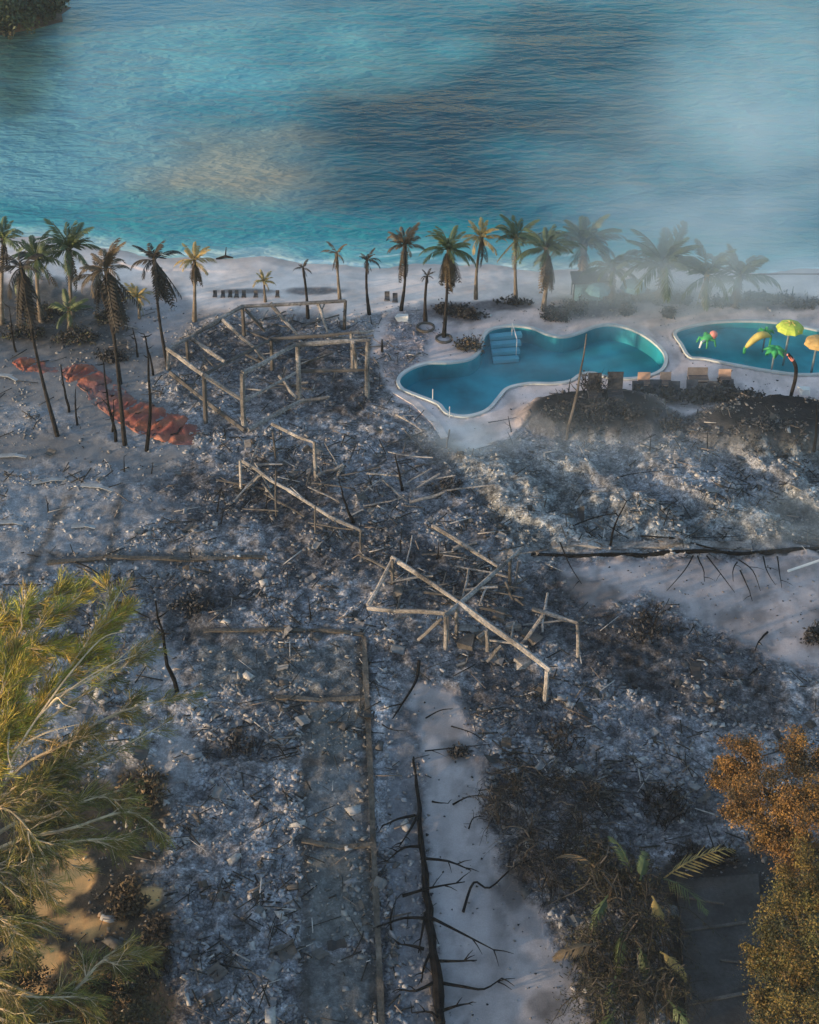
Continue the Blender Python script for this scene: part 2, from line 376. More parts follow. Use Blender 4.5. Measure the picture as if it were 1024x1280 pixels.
# smooth gravel paths
path_px = [(505, 852), (572, 858), (598, 925), (608, 1000), (628, 1085), (680, 1140), (715, 1210), (748, 1300), (770, 1500), (560, 1500), (548, 1300), (532, 1120), (522, 960)]
paint(zonef(path_px, 3.5, 22), (0.335, 0.305, 0.31), 0.0)
road_px = [(700, 702), (1300, 690), (1300, 900), (1040, 850), (960, 818), (870, 778), (800, 748), (735, 768), (705, 735)]
paint(zonef(road_px, 3.5, 18), (0.36, 0.32, 0.325), 0.0)
paint(zonef([(484, 900), (522, 890), (530, 1100), (545, 1300), (500, 1300), (484, 1100)], 5, 20), (0.15, 0.15, 0.163), 0.35)
paint(zonef([(600, 700), (1080, 680), (1080, 690), (600, 694)], 5, 12), (0.22, 0.215, 0.22), 0.3, 0.7)
for (x, y, rx, ry) in [(572, 942, 30, 18), (690, 1252, 22, 18), (735, 740, 40, 20), (720, 770, 40, 15), (600, 880, 26, 26), (645, 1110, 22, 30)]:
    paint(spot(x, y, rx, ry, 1.8), (0.075, 0.07, 0.07), None, 0.6)
pth = np.maximum(zonef(path_px, 14, 40), zonef(road_px, 14, 40)); trk = fbm(GX*0.9, GY*0.35, 151, 4); trk2 = fbm(GX*2.2, GY*1.6, 161, 3)
T *= (1-pth*(.26*sstep(.46, .72, trk)+.22*sstep(.52, .74, trk2)))[..., None]
edge = np.maximum(sstep(9, 0, np.abs(sdf(path_px, PXg, PYg)+wx*22+wob*11+2)), sstep(8, 0, np.abs(sdf(road_px, PXg, PYg)+wx*18+wob*9+2))); rub = np.maximum(rub, .5*edge*(PYg > 700)); T *= (1-.35*edge*(PYg > 700))[..., None]
T *= (1-zonef(deck_px, 10, 20)*(.22*sstep(.5, .72, trk)+.16*sstep(.5, .7, trk2)))[..., None]
# left forest floor, right burnt slab ground, sand patches with warm sunlight painted in
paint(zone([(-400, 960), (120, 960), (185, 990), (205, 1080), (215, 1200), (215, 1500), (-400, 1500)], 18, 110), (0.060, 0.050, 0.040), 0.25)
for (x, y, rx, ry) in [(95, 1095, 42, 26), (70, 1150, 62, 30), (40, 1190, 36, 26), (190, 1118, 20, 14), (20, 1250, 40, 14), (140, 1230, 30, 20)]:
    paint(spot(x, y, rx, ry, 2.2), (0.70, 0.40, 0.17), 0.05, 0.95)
paint(zone([(830, 1080), (960, 1060), (1100, 1060), (1100, 1500), (850, 1500)], 10), (0.045, 0.044, 0.045), 0.2)
# dark mounds of burnt planting by the pools
mA = spot(745, 523, 105, 32, 0.25); mB = spot(965, 540, 105, 36, 0.25)
paint(np.maximum(mA, mB), (0.011, 0.012, 0.0145), 0.3, 0.97)
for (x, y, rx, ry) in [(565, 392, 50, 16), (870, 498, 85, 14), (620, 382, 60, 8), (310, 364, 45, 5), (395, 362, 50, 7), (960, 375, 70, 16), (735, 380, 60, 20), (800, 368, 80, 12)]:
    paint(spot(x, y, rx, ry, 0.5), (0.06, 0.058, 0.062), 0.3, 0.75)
paint(spot(505, 430, 30, 50, .6), (0.12, 0.115, 0.12), 0.8, .6)
# vertex-scale mottling where there is rubble
n02 = fbm(GX*4.2, GY*4.2, 57, 2); mott = np.clip(1.0 + 1.1*(n05-0.5) + 1.2*(n02-0.5) + 0.9*(n1-0.5), 0.4, 1.8)
T *= (1 + (mott-1)*np.clip(rub, 0.06, 1))[..., None]
wet = sstep(1.6, 0.2, d_in); T = T*(1-wet[..., None]*0.28)
T *= (np.array((1, 1, 1))*(1-rub[..., None])+np.array((.98, .995, 1.06))*rub[..., None]); T = np.clip(T, 0.009, 0.75)
# heights
Z = np.where(d_in < 6, SEA + np.where(d_in > 0, d_in*0.1, d_in*0.15), 0.0)
Z = np.maximum(Z, -6.0)
lowf = (fbm(GX*0.12, GY*0.12, 61, 3)-0.5)
Z = Z + np.where(d_in > 2, lowf*0.25, 0) + (fbm(GX*1.1, GY*1.1, 71, 4)-0.45)*0.36*rub + (n05-0.5)*0.20*rub + (n05-0.5)*0.03
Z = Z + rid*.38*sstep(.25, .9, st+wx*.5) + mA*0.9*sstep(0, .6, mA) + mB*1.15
s1 = sdf(pool1, GX, GY); s2 = sdf(pool2, GX, GY); sp = np.minimum(s1, s2)
flat = sstep(2.5, 0.6, sp); Z = Z*(1-flat) - 0.02*flat
Z = np.where(sp < 0.12, -1.8, Z)
ny, nx = GX.shape
idx = np.arange(nx*ny).reshape(ny, nx)
FQ = np.stack([idx[:-1, :-1], idx[:-1, 1:], idx[1:, 1:], idx[1:, :-1]], -1).reshape(-1, 4)
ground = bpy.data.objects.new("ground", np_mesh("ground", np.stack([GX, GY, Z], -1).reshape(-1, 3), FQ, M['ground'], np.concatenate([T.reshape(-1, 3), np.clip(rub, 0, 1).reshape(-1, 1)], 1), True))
col.objects.link(ground); tag(ground, kind="structure")
def gz(x, y):
    i = int(np.clip(np.searchsorted(xs, x)-1, 0, nx-2)); j = int(np.clip(np.searchsorted(ys, y)-1, 0, ny-2))
    return float(min(Z[j, i], Z[j, i+1], Z[j+1, i], Z[j+1, i+1]))
def gzs(x, y):
    i = int(np.clip(np.searchsorted(xs, x)-1, 0, nx-2)); j = int(np.clip(np.searchsorted(ys, y)-1, 0, ny-2))
    return float(Z[j, i])
def G(px, py, dz=0.0):
    p = PZ(px, py, 0.0); z = max(gz(p.x, p.y), -0.7)
    p = PZ(px, py, z); return Vector((p.x, p.y, z+dz))

# ------------------------------------------------------------------ sea
sxs = axis(-62, 62, 0.4, -2500, 2500); sys_ = np.concatenate([np.arange(74.5, 96, .16), axis(96, 150, 0.5, 95.9, 2500)[1:]])
SX, SY = np.meshgrid(sxs, sys_)
U, V_ = proj(SX, SY, SEA)
sw = fbm(SX*0.07, SY*0.10, 81, 4)-0.5; sw2 = fbm(SX*0.25, SY*0.35, 91, 3)-0.5
def blob(x, y, rx, ry, wb=1.5):
    return sstep(1.55, 0.15, np.sqrt(((U-x)/rx)**2+((V_-y)/ry)**2)+sw*wb+sw2*0.35)
S = np.zeros(SX.shape+(3,)); S[:] = (0.03, 0.19, 0.26)
def sp_(m, c, a=1.0):
    global S
    k = (m*a)[..., None]; S = S*(1-k)+np.array(c)*k
sp_(sstep(430, 250, U+sw*500), (0.15, 0.31, 0.37))                       # paler left side, sky reflection put into the colour
sp_(blob(600, 190, 250, 110), (0.004, 0.048, 0.085), 0.95)                # dark blue patches
sp_(blob(470, 140, 100, 110), (0.004, 0.045, 0.08), 0.8)
sp_(blob(700, 60, 220, 50), (0.008, 0.075, 0.12), 0.85)
sp_(blob(280, 90, 110, 60), (0.15, 0.40, 0.46), 0.75)
sp_(blob(440, 50, 90, 50), (0.17, 0.42, 0.46), 0.75)
sp_(blob(290, 205, 115, 65), (0.48, 0.32, 0.23), 0.65)                    # warm cloud reflection painted into the sea colour
sp_(blob(950, 110, 110, 120), (0.12, 0.34, 0.42), 0.7)
sp_(blob(670, 195, 80, 26), (0.05, 0.26, 0.33), 0.5); sp_(blob(560, 60, 50, 22), (0.10, 0.36, 0.42), 0.6)
sp_(blob(20, 80, 70, 90), (0.035, 0.075, 0.06), 0.85)                    # dark green reflection of the headland trees, painted in
dsh = SY-shoreY(SX)
sp_(sstep(9, 4.0, dsh+sw*9), (0.03, 0.24, 0.285), 0.9)
sp_(sstep(4.2, 1.0, dsh+sw*5), (0.14, 0.38, 0.42), 0.9)
sp_(sstep(1.5, 0.0, dsh+sw2*2), (0.42, 0.47, 0.48), 0.9)
fo1 = sstep(.30, .10, np.abs(dsh-.30-sw2*1.2))*sstep(.38, .55, fbm(SX*.6, SY*.6, 171, 3)); fo2 = sstep(.22, .08, np.abs(dsh-1.5-sw2*2.2))*sstep(.5, .62, fbm(SX*.5, SY*.5, 181, 3))
sp_(np.maximum(fo1, fo2*.6), (.72, .72, .72), .9)                     # lines of foam
S = np.clip(S*np.array((.86, 1.08, 1.08)), 0, .75)
keep = np.arange(SX.size).reshape(SX.shape)
FQ = np.stack([keep[:-1, :-1], keep[:-1, 1:], keep[1:, 1:], keep[1:, :-1]], -1).reshape(-1, 4)
def water_bump(n, l, co, items, dist, strength):
    h = None
    for sx, sy, rz, sc, amp, det in items:
        mp = n.new("ShaderNodeMapping"); mp.inputs["Scale"].default_value = (sx, sy, 1); mp.inputs["Rotation"].default_value = (0, 0, R(rz))
        l.new(co, mp.inputs[0])
        z = n.new("ShaderNodeTexNoise"); z.inputs["Scale"].default_value = sc; z.inputs["Detail"].default_value = det; z.inputs["Distortion"].default_value = 0.4
        l.new(mp.outputs[0], z.inputs["Vector"])
        m = n.new("ShaderNodeMath"); m.operation = 'MULTIPLY'; m.inputs[1].default_value = amp; l.new(z.outputs["Fac"], m.inputs[0])
        if h is None: h = m.outputs[0]
        else:
            a = n.new("ShaderNodeMath"); a.operation = 'ADD'; l.new(h, a.inputs[0]); l.new(m.outputs[0], a.inputs[1]); h = a.outputs[0]
    b = n.new("ShaderNodeBump"); b.inputs["Strength"].default_value = strength; b.inputs["Distance"].default_value = dist
    l.new(h, b.inputs["Height"]); return b.outputs[0]
def sea_mat():
    m = bpy.data.materials.new("sea_water"); m.use_nodes = True; n = m.node_tree.nodes; l = m.node_tree.links
    b = n["Principled BSDF"]; at = n.new("ShaderNodeAttribute"); at.attribute_name = "tint"
    l.new(at.outputs["Color"], b.inputs["Base Color"]); b.inputs["Roughness"].default_value = 0.16; b.inputs["IOR"].default_value = 1.33; b.inputs["Specular IOR Level"].default_value = 0.08
    g = n.new("ShaderNodeNewGeometry")
    nb = water_bump(n, l, g.outputs["Position"], [(0.42, 1.0, -8, 0.75, .60, 3), (0.55, 1.0, 9, 2.2, 0.20, 3), (0.35, 0.8, -5, 0.14, 1.3, 2)], 0.8, 1.0)
    l.new(nb, b.inputs["Normal"]); return m
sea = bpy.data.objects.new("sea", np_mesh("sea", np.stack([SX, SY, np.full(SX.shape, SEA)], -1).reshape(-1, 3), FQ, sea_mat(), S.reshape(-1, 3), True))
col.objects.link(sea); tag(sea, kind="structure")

# ------------------------------------------------------------------ pools
def pool_water_mat():
    m = bpy.data.materials.new("pool_water"); m.use_nodes = True; n = m.node_tree.nodes; l = m.node_tree.links
    out = n["Material Output"]; n.remove(n["Principled BSDF"])
    t = n.new("ShaderNodeBsdfTransparent"); t.inputs[0].default_value = (0.85, 0.97, 0.98, 1)
    gl = n.new("ShaderNodeBsdfGlossy"); gl.inputs["Roughness"].default_value = 0.05
    fr = n.new("ShaderNodeFresnel"); fr.inputs[0].default_value = 1.33
    mx = n.new("ShaderNodeMixShader"); g = n.new("ShaderNodeNewGeometry")
    nb = water_bump(n, l, g.outputs["Position"], [(1, 1, 0, 1.2, 0.2, 3)], 0.12, 0.4)
    l.new(nb, gl.inputs["Normal"]); l.new(nb, fr.inputs["Normal"])
    fm = n.new('ShaderNodeMath'); fm.operation = 'MULTIPLY'; fm.inputs[1].default_value = .25; l.new(fr.outputs[0], fm.inputs[0]); l.new(fm.outputs[0], mx.inputs[0]); l.new(t.outputs[0], mx.inputs[1]); l.new(gl.outputs[0], mx.inputs[2]); l.new(mx.outputs[0], out.inputs[0])
    return m
PWM = pool_water_mat()
def offset(poly, d):
    P = np.array(poly); nx_ = np.roll(P, -1, 0)-np.roll(P, 1, 0); L = np.linalg.norm(nx_, axis=1, keepdims=True)
    nn = np.stack([nx_[:, 1], -nx_[:, 0]], -1)/L
    A = 0.5*np.sum(P[:, 0]*np.roll(P[:, 1], -1)-np.roll(P[:, 0], -1)*P[:, 1])
    return P + nn*d*(1 if A > 0 else -1)
def make_pool(name, poly, label, depth, cop_w, bm='basin'):
    A = sum(poly[i-1][0]*poly[i][1]-poly[i][0]*poly[i-1][1] for i in range(len(poly)))
    if A < 0: poly = poly[::-1]                     # counter-clockwise, so that the water faces up
    c = np.mean(poly, 0); root = empty(name, (c[0], c[1], 0)); n = len(poly)
    tag(root, label, "pool")
    P = np.array(poly); ins = offset(poly, -0.0)
    b = MB(); V = [(x, y, -0.015) for x, y in ins]+[(x, y, -depth) for x, y in ins]
    b.add(V, [(i, (i+1) % n, n+(i+1) % n, n+i) for i in range(n)]+[tuple(range(n, 2*n))]); b.build("basin", M[bm], root)
    wt = MB(); q = offset(poly, -0.004); wt.add([(x, y, -0.10) for x, y in q], [tuple(range(n))]); wt.build("water", PWM, root)
    o = offset(poly, cop_w); i2 = offset(poly, -0.03)
    k = MB(); V = []
    for P_, z in ((i2, -0.05), (i2, 0.07), (o, 0.075), (o, -0.12)): V += [(x, y, z) for x, y in P_]
    k.add(V, [(r*n+i, r*n+(i+1) % n, (r+1)*n+(i+1) % n, (r+1)*n+i) for r in range(3) for i in range(n)])
    k.build("coping", M['coping'], root, smooth=False)
    return root
p1 = make_pool("swimming_pool", pool1, "curving kidney-shaped turquoise swimming pool with pale rim and steps", 1.0, 0.17)
p2 = make_pool("swimming_pool", pool2, "leaf-shaped children's pool holding colourful water play figures", 0.45, 0.15, "basin2")
for i in range(4):      # entry steps fanning down from the far edge of the big pool
    b = MB(); a = PZ(612+i*1.5, 415+i*6.0, 0); c_ = PZ(652-i*1.0, 411.5+i*6.5, 0)
    b.beam((a.x, a.y-0.15, -0.26-i*0.19), (c_.x, c_.y-0.15, -0.26-i*0.19), 0.42, 0.22); b.build("pool_step", M['pstep'], p1)
b = MB(); a = PZ(640, 417); c_ = PZ(646, 431)
b.tube([(a.x, a.y, -0.1), (a.x, a.y, 0.7), (c_.x, c_.y, 0.35), (c_.x, c_.y, -0.7)], 0.024, 6); b.build("handrail", M['white'], p1)
for (x, y) in ((541, 500), (562, 522)):
    b = MB(); p = PZ(x, y); b.tube([(p.x, p.y, 0), (p.x, p.y, 0.7)], 0.03, 6); tag(b.build("metal_post", M['coping']), ["short pale metal post at the near pool rim, left one", "short pale metal post at the near pool rim, right one"][x > 550], "post")

# ------------------------------------------------------------------ rubble on the ground
def ico_var(seed):
    r = np.random.default_rng(seed); v, f = _ico(); v = v*(0.4+1.0*r.random((12, 1)))*np.array([1, 0.55+0.5*r.random(), 0.35+0.35*r.random()]); return v, f
def cube_var(seed):
    r = np.random.default_rng(seed)
    v = np.array([(a, b, c) for c in (-1, 1) for a, b in ((-1, -1), (1, -1), (1, 1), (-1, 1))], float)*np.array([1, .7, .35])*(0.45+1.0*r.random((8, 3)))
    f = np.array([(0,2,1),(0,3,2),(4,5,6),(4,6,7),(0,1,5),(0,5,4),(1,2,6),(1,6,5),(2,3,7),(2,7,6),(3,0,4),(3,4,7)]); return v, f
SV = [ico_var(i) for i in range(4)]+[cube_var(i+20) for i in range(4)]
PAL = np.array([(0.50, 0.49, 0.48), (0.40, 0.41, 0.43), (0.30, 0.30, 0.31), (0.24, 0.21, 0.185), (0.10, 0.10, 0.105), (0.035, 0.035, 0.037), (0.44, 0.39, 0.34)])
chipd = sstep(0.46, 0.60, fbm(GX*0.3, GY*0.3, 131, 3)); chipd = np.maximum(chipd, zone([(215, 955), (380, 950), (384, 1300), (225, 1300)], 14)); chipd = np.maximum(chipd, .8*zone([(620, 850), (880, 860), (870, 1020), (640, 960)], 14))
chipd *= 1-.15*zone([(560, 575), (1080, 560), (1080, 690), (640, 690)], 16)
def rot_mats(n, tilt):
    a = rng.random(n)*2*np.pi; b = (rng.random(n)-.5)*tilt; c = (rng.random(n)-.5)*tilt
    ca, sa, cb, sb, cc, sc_ = np.cos(a), np.sin(a), np.cos(b), np.sin(b), np.cos(c), np.sin(c)
    Z0 = np.zeros(n); O = np.ones(n)
    Rz = np.array([[ca, -sa, Z0], [sa, ca, Z0], [Z0, Z0, O]]).transpose(2, 0, 1)
    Rx = np.array([[O, Z0, Z0], [Z0, cb, -sb], [Z0, sb, cb]]).transpose(2, 0, 1)
    Ry = np.array([[cc, Z0, sc_], [Z0, O, Z0], [-sc_, Z0, cc]]).transpose(2, 0, 1)
    return Rz @ Rx @ Ry
def lookup(A, x, y):
    i = np.clip(np.searchsorted(xs, x)-1, 0, nx-2); j = np.clip(np.searchsorted(ys, y)-1, 0, ny-2); return A[j, i]
def scatter(n, power=1.0, thr=0.0):
    X = []; Yv = []
    while sum(map(len, X)) < n:
        x = rng.uniform(-31, 31, n*3); y = rng.uniform(21, 80, n*3)
        u, v = proj(x, y); ok = (u > -140) & (u < 1160) & (v < 1400) & (v > 385)
        r = lookup(rub, x, y)*(0.10+0.9*sstep(0.40, 0.62, lookup(n1, x, y)))*(0.35+0.9*lookup(chipd, x, y))
        ok &= (rng.random(n*3) < r*power) & (lookup(sp, x, y) > 0.5) & (r > thr)
        X.append(x[ok]); Yv.append(y[ok])
    return np.concatenate(X)[:n], np.concatenate(Yv)[:n]
def stones(n, smin, smax, pexp, dark=0.3):
    x, y = scatter(n); z = lookup(Z, x, y); Vs = []; Fs = []; Cs = []; off = 0
    s = smin+(smax-smin)*rng.random(n)**pexp
    base = lookup(T, x, y)
    pi = rng.choice(len(PAL), n, p=[.14, .22, .22, .10, .14, .12, .06]); cc = PAL[pi]*(0.75+0.5*rng.random((n, 1)))
    cc = cc*0.26+np.clip(base*1.1, 0, .5)*0.74
    kind = rng.integers(0, len(SV), n); Rm = rot_mats(n, 1.0)
    for k, (v, f) in enumerate(SV):
        sel = np.where(kind == k)[0]; m = len(sel)
        P = np.einsum('nij,vj->nvi', Rm[sel], v)*s[sel][:, None, None]
        P += np.stack([x[sel], y[sel], z[sel]+s[sel]*0.15], -1)[:, None, :]
        Vs.append(P.reshape(-1, 3)); Cs.append(np.repeat(cc[sel], len(v), 0))
        Fs.append((f[None]+(np.arange(m)*len(v))[:, None, None]).reshape(-1, 3)+off); off += m*len(v)
    return np.concatenate(Vs), np.concatenate(Fs), np.concatenate(Cs)
V1, F1, C1 = stones(60000, 0.018, 0.13, 3.4)
o = bpy.data.objects.new("rubble_stones", np_mesh("rubble_stones", V1, F1, M['stone'], C1)); col.objects.link(o); o.parent = ground; tag(o, kind="stuff")
# splinters, roof battens and twigs in the ash
def splinters(n, lmin, lmax, wd, pal, p, tilt=0.25):
    x, y = scatter(n); z = lookup(Z, x, y); L = lmin+(lmax-lmin)*rng.random(n)**2.2; W = wd*(0.5+rng.random(n))
    v = np.array([(a, b, c) for c in (-.5, .5) for a, b in ((-.5, -.5), (.5, -.5), (.5, .5), (-.5, .5))], float)
    f = np.array([(3,2,1,0),(4,5,6,7),(0,1,5,4),(1,2,6,5),(2,3,7,6),(3,0,4,7)])
    P = v[None]*np.stack([L, W, W*0.6], -1)[:, None, :]
    P = np.einsum('nij,nvj->nvi', rot_mats(n, tilt), P)+np.stack([x, y, z+0.10], -1)[:, None, :]
    cc = np.array(pal)[rng.choice(len(pal), n, p=p)]*(0.7+0.6*rng.random((n, 1)))
    return P.reshape(-1, 3), (f[None]+(np.arange(n)*8)[:, None, None]).reshape(-1, 4), np.repeat(cc, 8, 0)
V2, F2, C2 = splinters(3600, 0.15, 1.3, 0.035, [(0.03, 0.03, 0.03), (0.36, 0.34, 0.33), (0.16, 0.13, 0.11)], [.74, .08, .18])
o = bpy.data.objects.new("charred_splinters", np_mesh("charred_splinters", V2, F2, M['debris'], C2)); col.objects.link(o); o.parent = ground; tag(o, kind="stuff")
# the stones that can be picked out one by one
smesh = []
for k in range(8):
    v, f = SV[k]
    for j in range(3):
        c = [(0.34, 0.33, 0.33), (0.21, 0.21, 0.225), (0.085, 0.082, 0.082)][j]
        smesh.append(np_mesh("rubble_stone", v, f, M['stone'], np.tile(np.array(c), (len(v), 1))))
cnt = 0
xb, yb = scatter(1500)
for x, y in zip(xb, yb):
    u, v = proj(x, y)
    if not (0 < u < 1024 and 560 < v < 1280): continue
    if random.random() > 0.25 + 0.75*(v > 850): continue
    s = 0.10+0.20*random.random()**2; o = bpy.data.objects.new("rubble_stone", random.choice(smesh)); col.objects.link(o); o.parent = ground
    o.location = (x, y, float(lookup(Z, np.array([x]), np.array([y]))[0])+s*0.12); o.scale = (s, s*random.uniform(.7, 1.1), s*random.uniform(.7, 1)); o.rotation_euler = (random.uniform(-.4, .4), random.uniform(-.4, .4), random.uniform(0, 6.3))
    cnt += 1
    if cnt >= 290: break

xg = rng.uniform(-31, 31, 60000); yg = rng.uniform(22, 74, 60000); ok = (lookup(rub, xg, yg) < .3) & (lookup(sp, xg, yg) > .6) & (rng.random(60000) < .10+.25*sstep(.5, .7, lookup(n1, xg, yg))); xg, yg = xg[ok], yg[ok]; ng = len(xg)
v, f = SV[1]; sg = rng.uniform(.015, .055, ng)*(1+rng.random(ng)**6); P = np.einsum('nij,vj->nvi', rot_mats(ng, 1.0), v)*sg[:, None, None]+np.stack([xg, yg, lookup(Z, xg, yg)+.01], -1)[:, None, :]
o = bpy.data.objects.new("path_grit", np_mesh("path_grit", P.reshape(-1, 3), (f[None]+(np.arange(ng)*len(v))[:, None, None]).reshape(-1, 3), M['stone'], np.repeat(PAL[rng.choice(len(PAL), ng, p=[.05, .1, .15, .15, .25, .25, .05])]*.7, len(v), 0))); col.objects.link(o); o.parent = ground; tag(o, kind="stuff")
pm = []
for k in range(6):
    b = MB(); r_ = random.Random(300+k); w_, h_ = r_.uniform(.3, .55), r_.uniform(.2, .4); nn_ = 4; V = []
    for t_ in (0, 1):
        for j in range(nn_+1):
            x_ = -w_+2*w_*j/nn_; zz = .05*math.sin(j*1.7+k)+.03*j*(k % 2)
            for sy in (-1, 1): V.append((x_+r_.uniform(-.05, .05), sy*h_*r_.uniform(.7, 1.1), zz-.02*t_))
    m_ = 2*(nn_+1); Fc = [(2*j, 2*j+2, 2*j+3, 2*j+1) for j in range(nn_)]+[(m_+2*j+1, m_+2*j+3, m_+2*j+2, m_+2*j) for j in range(nn_)]+[(2*j, m_+2*j, m_+2*j+2, 2*j+2) for j in range(nn_)]+[(2*j+1, 2*j+3, m_+2*j+3, m_+2*j+1) for j in range(nn_)]
    c = [(.14, .14, .15), (.09, .085, .082), (.04, .04, .042), (.18, .18, .185), (.07, .06, .052), (.12, .125, .13)][k]; b.add(V, Fc, c); pm.append(b.data("debris_panel", M['debris'], False, True))
xb, yb = scatter(260)
for x, y in zip(xb, yb):
    u, v = proj(x, y)
    if not (0 < u < 1024 and 540 < v < 1280): continue
    o = bpy.data.objects.new("debris_panel", random.choice(pm)); col.objects.link(o); o.parent = ground; s_ = random.uniform(.35, .8)
    o.location = (x, y, float(lookup(Z, np.array([x]), np.array([y]))[0])+.10); o.scale = (s_, s_, s_); o.rotation_euler = (random.gauss(0, .28), random.gauss(0, .28), random.uniform(0, 6.28))

# ------------------------------------------------------------------ low walls and kerbs
def low_wall(name, pts, wd, ht, m, label, cat="wall", seg=0.8):
    P = [G(x, y) for x, y in pts]; c = P[0]; b = MB()
    Q = []
    for i in range(len(P)-1):
        L = (P[i+1]-P[i]).length; k = max(1, int(L/seg))
        for j in range(k): Q.append(P[i].lerp(P[i+1], j/k))
    Q.append(P[-1]); V = []; n = len(Q)
    for i, q in enumerate(Q):
        d = (Q[min(i+1, n-1)]-Q[max(i-1, 0)]); d.z = 0; d.normalize(); s_ = Vector((-d.y, d.x, 0))
        q = Vector((q.x, q.y, 0)); h = gz(q.x, q.y) + ht*random.uniform(.55, 1.2); w_ = wd*random.uniform(.85, 1.15)
        V += [q-s_*w_/2+Vector((0, 0, -.5)), q-s_*w_/2+Vector((0, 0, h)), q+s_*w_/2+Vector((0, 0, h+random.uniform(-.02, .02))), q+s_*w_/2+Vector((0, 0, -.5))]
    Fc = [(i*4+k, i*4+k+1, i*4+5+k, i*4+4+k) for i in range(n-1) for k in range(3)]+[(0, 3, 2, 1), tuple((n-1)*4+k for k in (0, 1, 2, 3))]
    b.add(V, Fc); return tag(b.build(name, m, loc=c), label, cat)
low_wall("low_wall", [(455, 800), (458, 860), (463, 960), (467, 1060), (473, 1180), (478, 1300), (484, 1420)], 0.22, 0.20, M['wall'], "long straight brown low wall running down between rubble and path")
low_wall("foundation_wall", [(345, 873), (400, 876), (457, 874)], 0.20, 0.12, M['wall'], "short brown foundation wall, upper of two meeting the long low wall")
low_wall("foundation_wall", [(378, 1052), (425, 1060), (466, 1057)], 0.20, 0.12, M['wall'], "short brown foundation wall, lower of two meeting the long low wall")
low_wall("foundation_wall", [(255, 790), (330, 787), (400, 789), (455, 795)], 0.18, 0.12, M['wall'], "dark foundation line left of the crossed beams, farthest of the cross walls")
low_wall("foundation_wall", [(60, 705), (140, 697), (260, 700), (330, 698)], 0.20, 0.12, M['wall'], "foundation line across the pale ash above the golden tree")
low_wall("charred_kerb", [(664, 694), (740, 694), (830, 693), (905, 692), (972, 689), (1060, 686)], 0.11, 0.20, M['charw'], "long black charred kerb along the top of the pale road", "kerb")
low_wall("stone_ledge", [(690, 684), (800, 683), (940, 680)], 0.5, 0.12, M['beam'], "pale broken ledge just behind the black road kerb", "ledge")
low_wall("deck_edge", [(494, 490), (520, 505), (545, 530), (556, 548)], 0.42, 0.07, M['deckst'], "wide pale deck edging at the near left corner of the big pool", "edging")

# ------------------------------------------------------------------ timber ruins
def bent(a, q, n=5, k=.05):
    L = (q-a).length; o_ = Vector((random.uniform(-1, 1), random.uniform(-1, 1), random.uniform(-.3, .3)))*L*k
    return [a.lerp(q, i/n)+o_*math.sin(math.pi*i/n)+Vector((random.uniform(-1, 1), random.uniform(-1, 1), 0))*L*.012 for i in range(n+1)]

def ruin(name, label, posts, beams, litter=(), mats=('beam', 'beamd'), fat=1.0):
    c = G(*posts[0][:2]); root = empty(name, (c.x, c.y, 0)); tag(root, label, "ruin"); tops = []
    for (bx_, by_, tx, ty, wd, dk) in posts:
        a = G(bx_, by_); t = PYp(tx, ty, a.y); b = MB(); mid = a.lerp(t, 0.5)+Vector((random.uniform(-.03, .03), 0, 0))
        b.tube([a+Vector((0, 0, -.4)), mid, t], [wd*fat*.58, wd*fat*.54, wd*fat*.5], 6); b.build("post", M[mats[dk]], root)
        tops.append(t)
    for (x0, y0, z0, x1, y1, z1, wd, dk) in beams:
        a, q = PZ(x0, y0, z0), PZ(x1, y1, z1); b = MB()
        m1 = a.lerp(q, .33)+Vector((random.uniform(-.04, .04), random.uniform(-.04, .04), random.uniform(-.05, .03))); m2 = a.lerp(q, .66)+Vector((random.uniform(-.04, .04), random.uniform(-.04, .04), random.uniform(-.05, .03)))
        b.tube([a, m1, m2, q], [wd*fat*random.uniform(.5, .62), wd*fat*random.uniform(.44, .6), wd*fat*random.uniform(.46, .6), wd*fat*random.uniform(.3, .5)], 6); b.build("beam", M[mats[dk]], root)
    for (x0, y0, x1, y1, nn_, zt) in litter:
        for i in range(nn_):
            x_, y_ = random.uniform(x0, x1), random.uniform(y0, y1); a = G(x_, y_, random.uniform(.1, .3)); an = random.choice((.55, -.35, .1, 1.4, random.uniform(0, 3.1))); L = random.uniform(.9, 2.6)
            q = a+Vector((math.cos(an)*L, math.sin(an)*L, random.uniform(-.1, zt))); b = MB(); b.tube(bent(a, q, 3, .03), [random.uniform(.03, .06)]*4, 5); b.build("fallen_beam", M[random.choice(mats)], root)
    return root
def toph(bx_, by_, tx, ty):
    a = G(bx_, by_); return PYp(tx, ty, a.y).z
hA = toph(305, 538, 303, 466); hB = toph(374, 499, 372, 430); hC = toph(459, 497, 460, 426); hD = toph(257, 529, 255, 469)
hE = toph(209, 463, 210, 436); hF = toph(305, 420, 303, 383); hG = toph(430, 412, 432, 376); hH = toph(340, 462, 339, 424); hI = toph(441, 463, 439, 416)
hR = toph(235, 452, 233, 424)
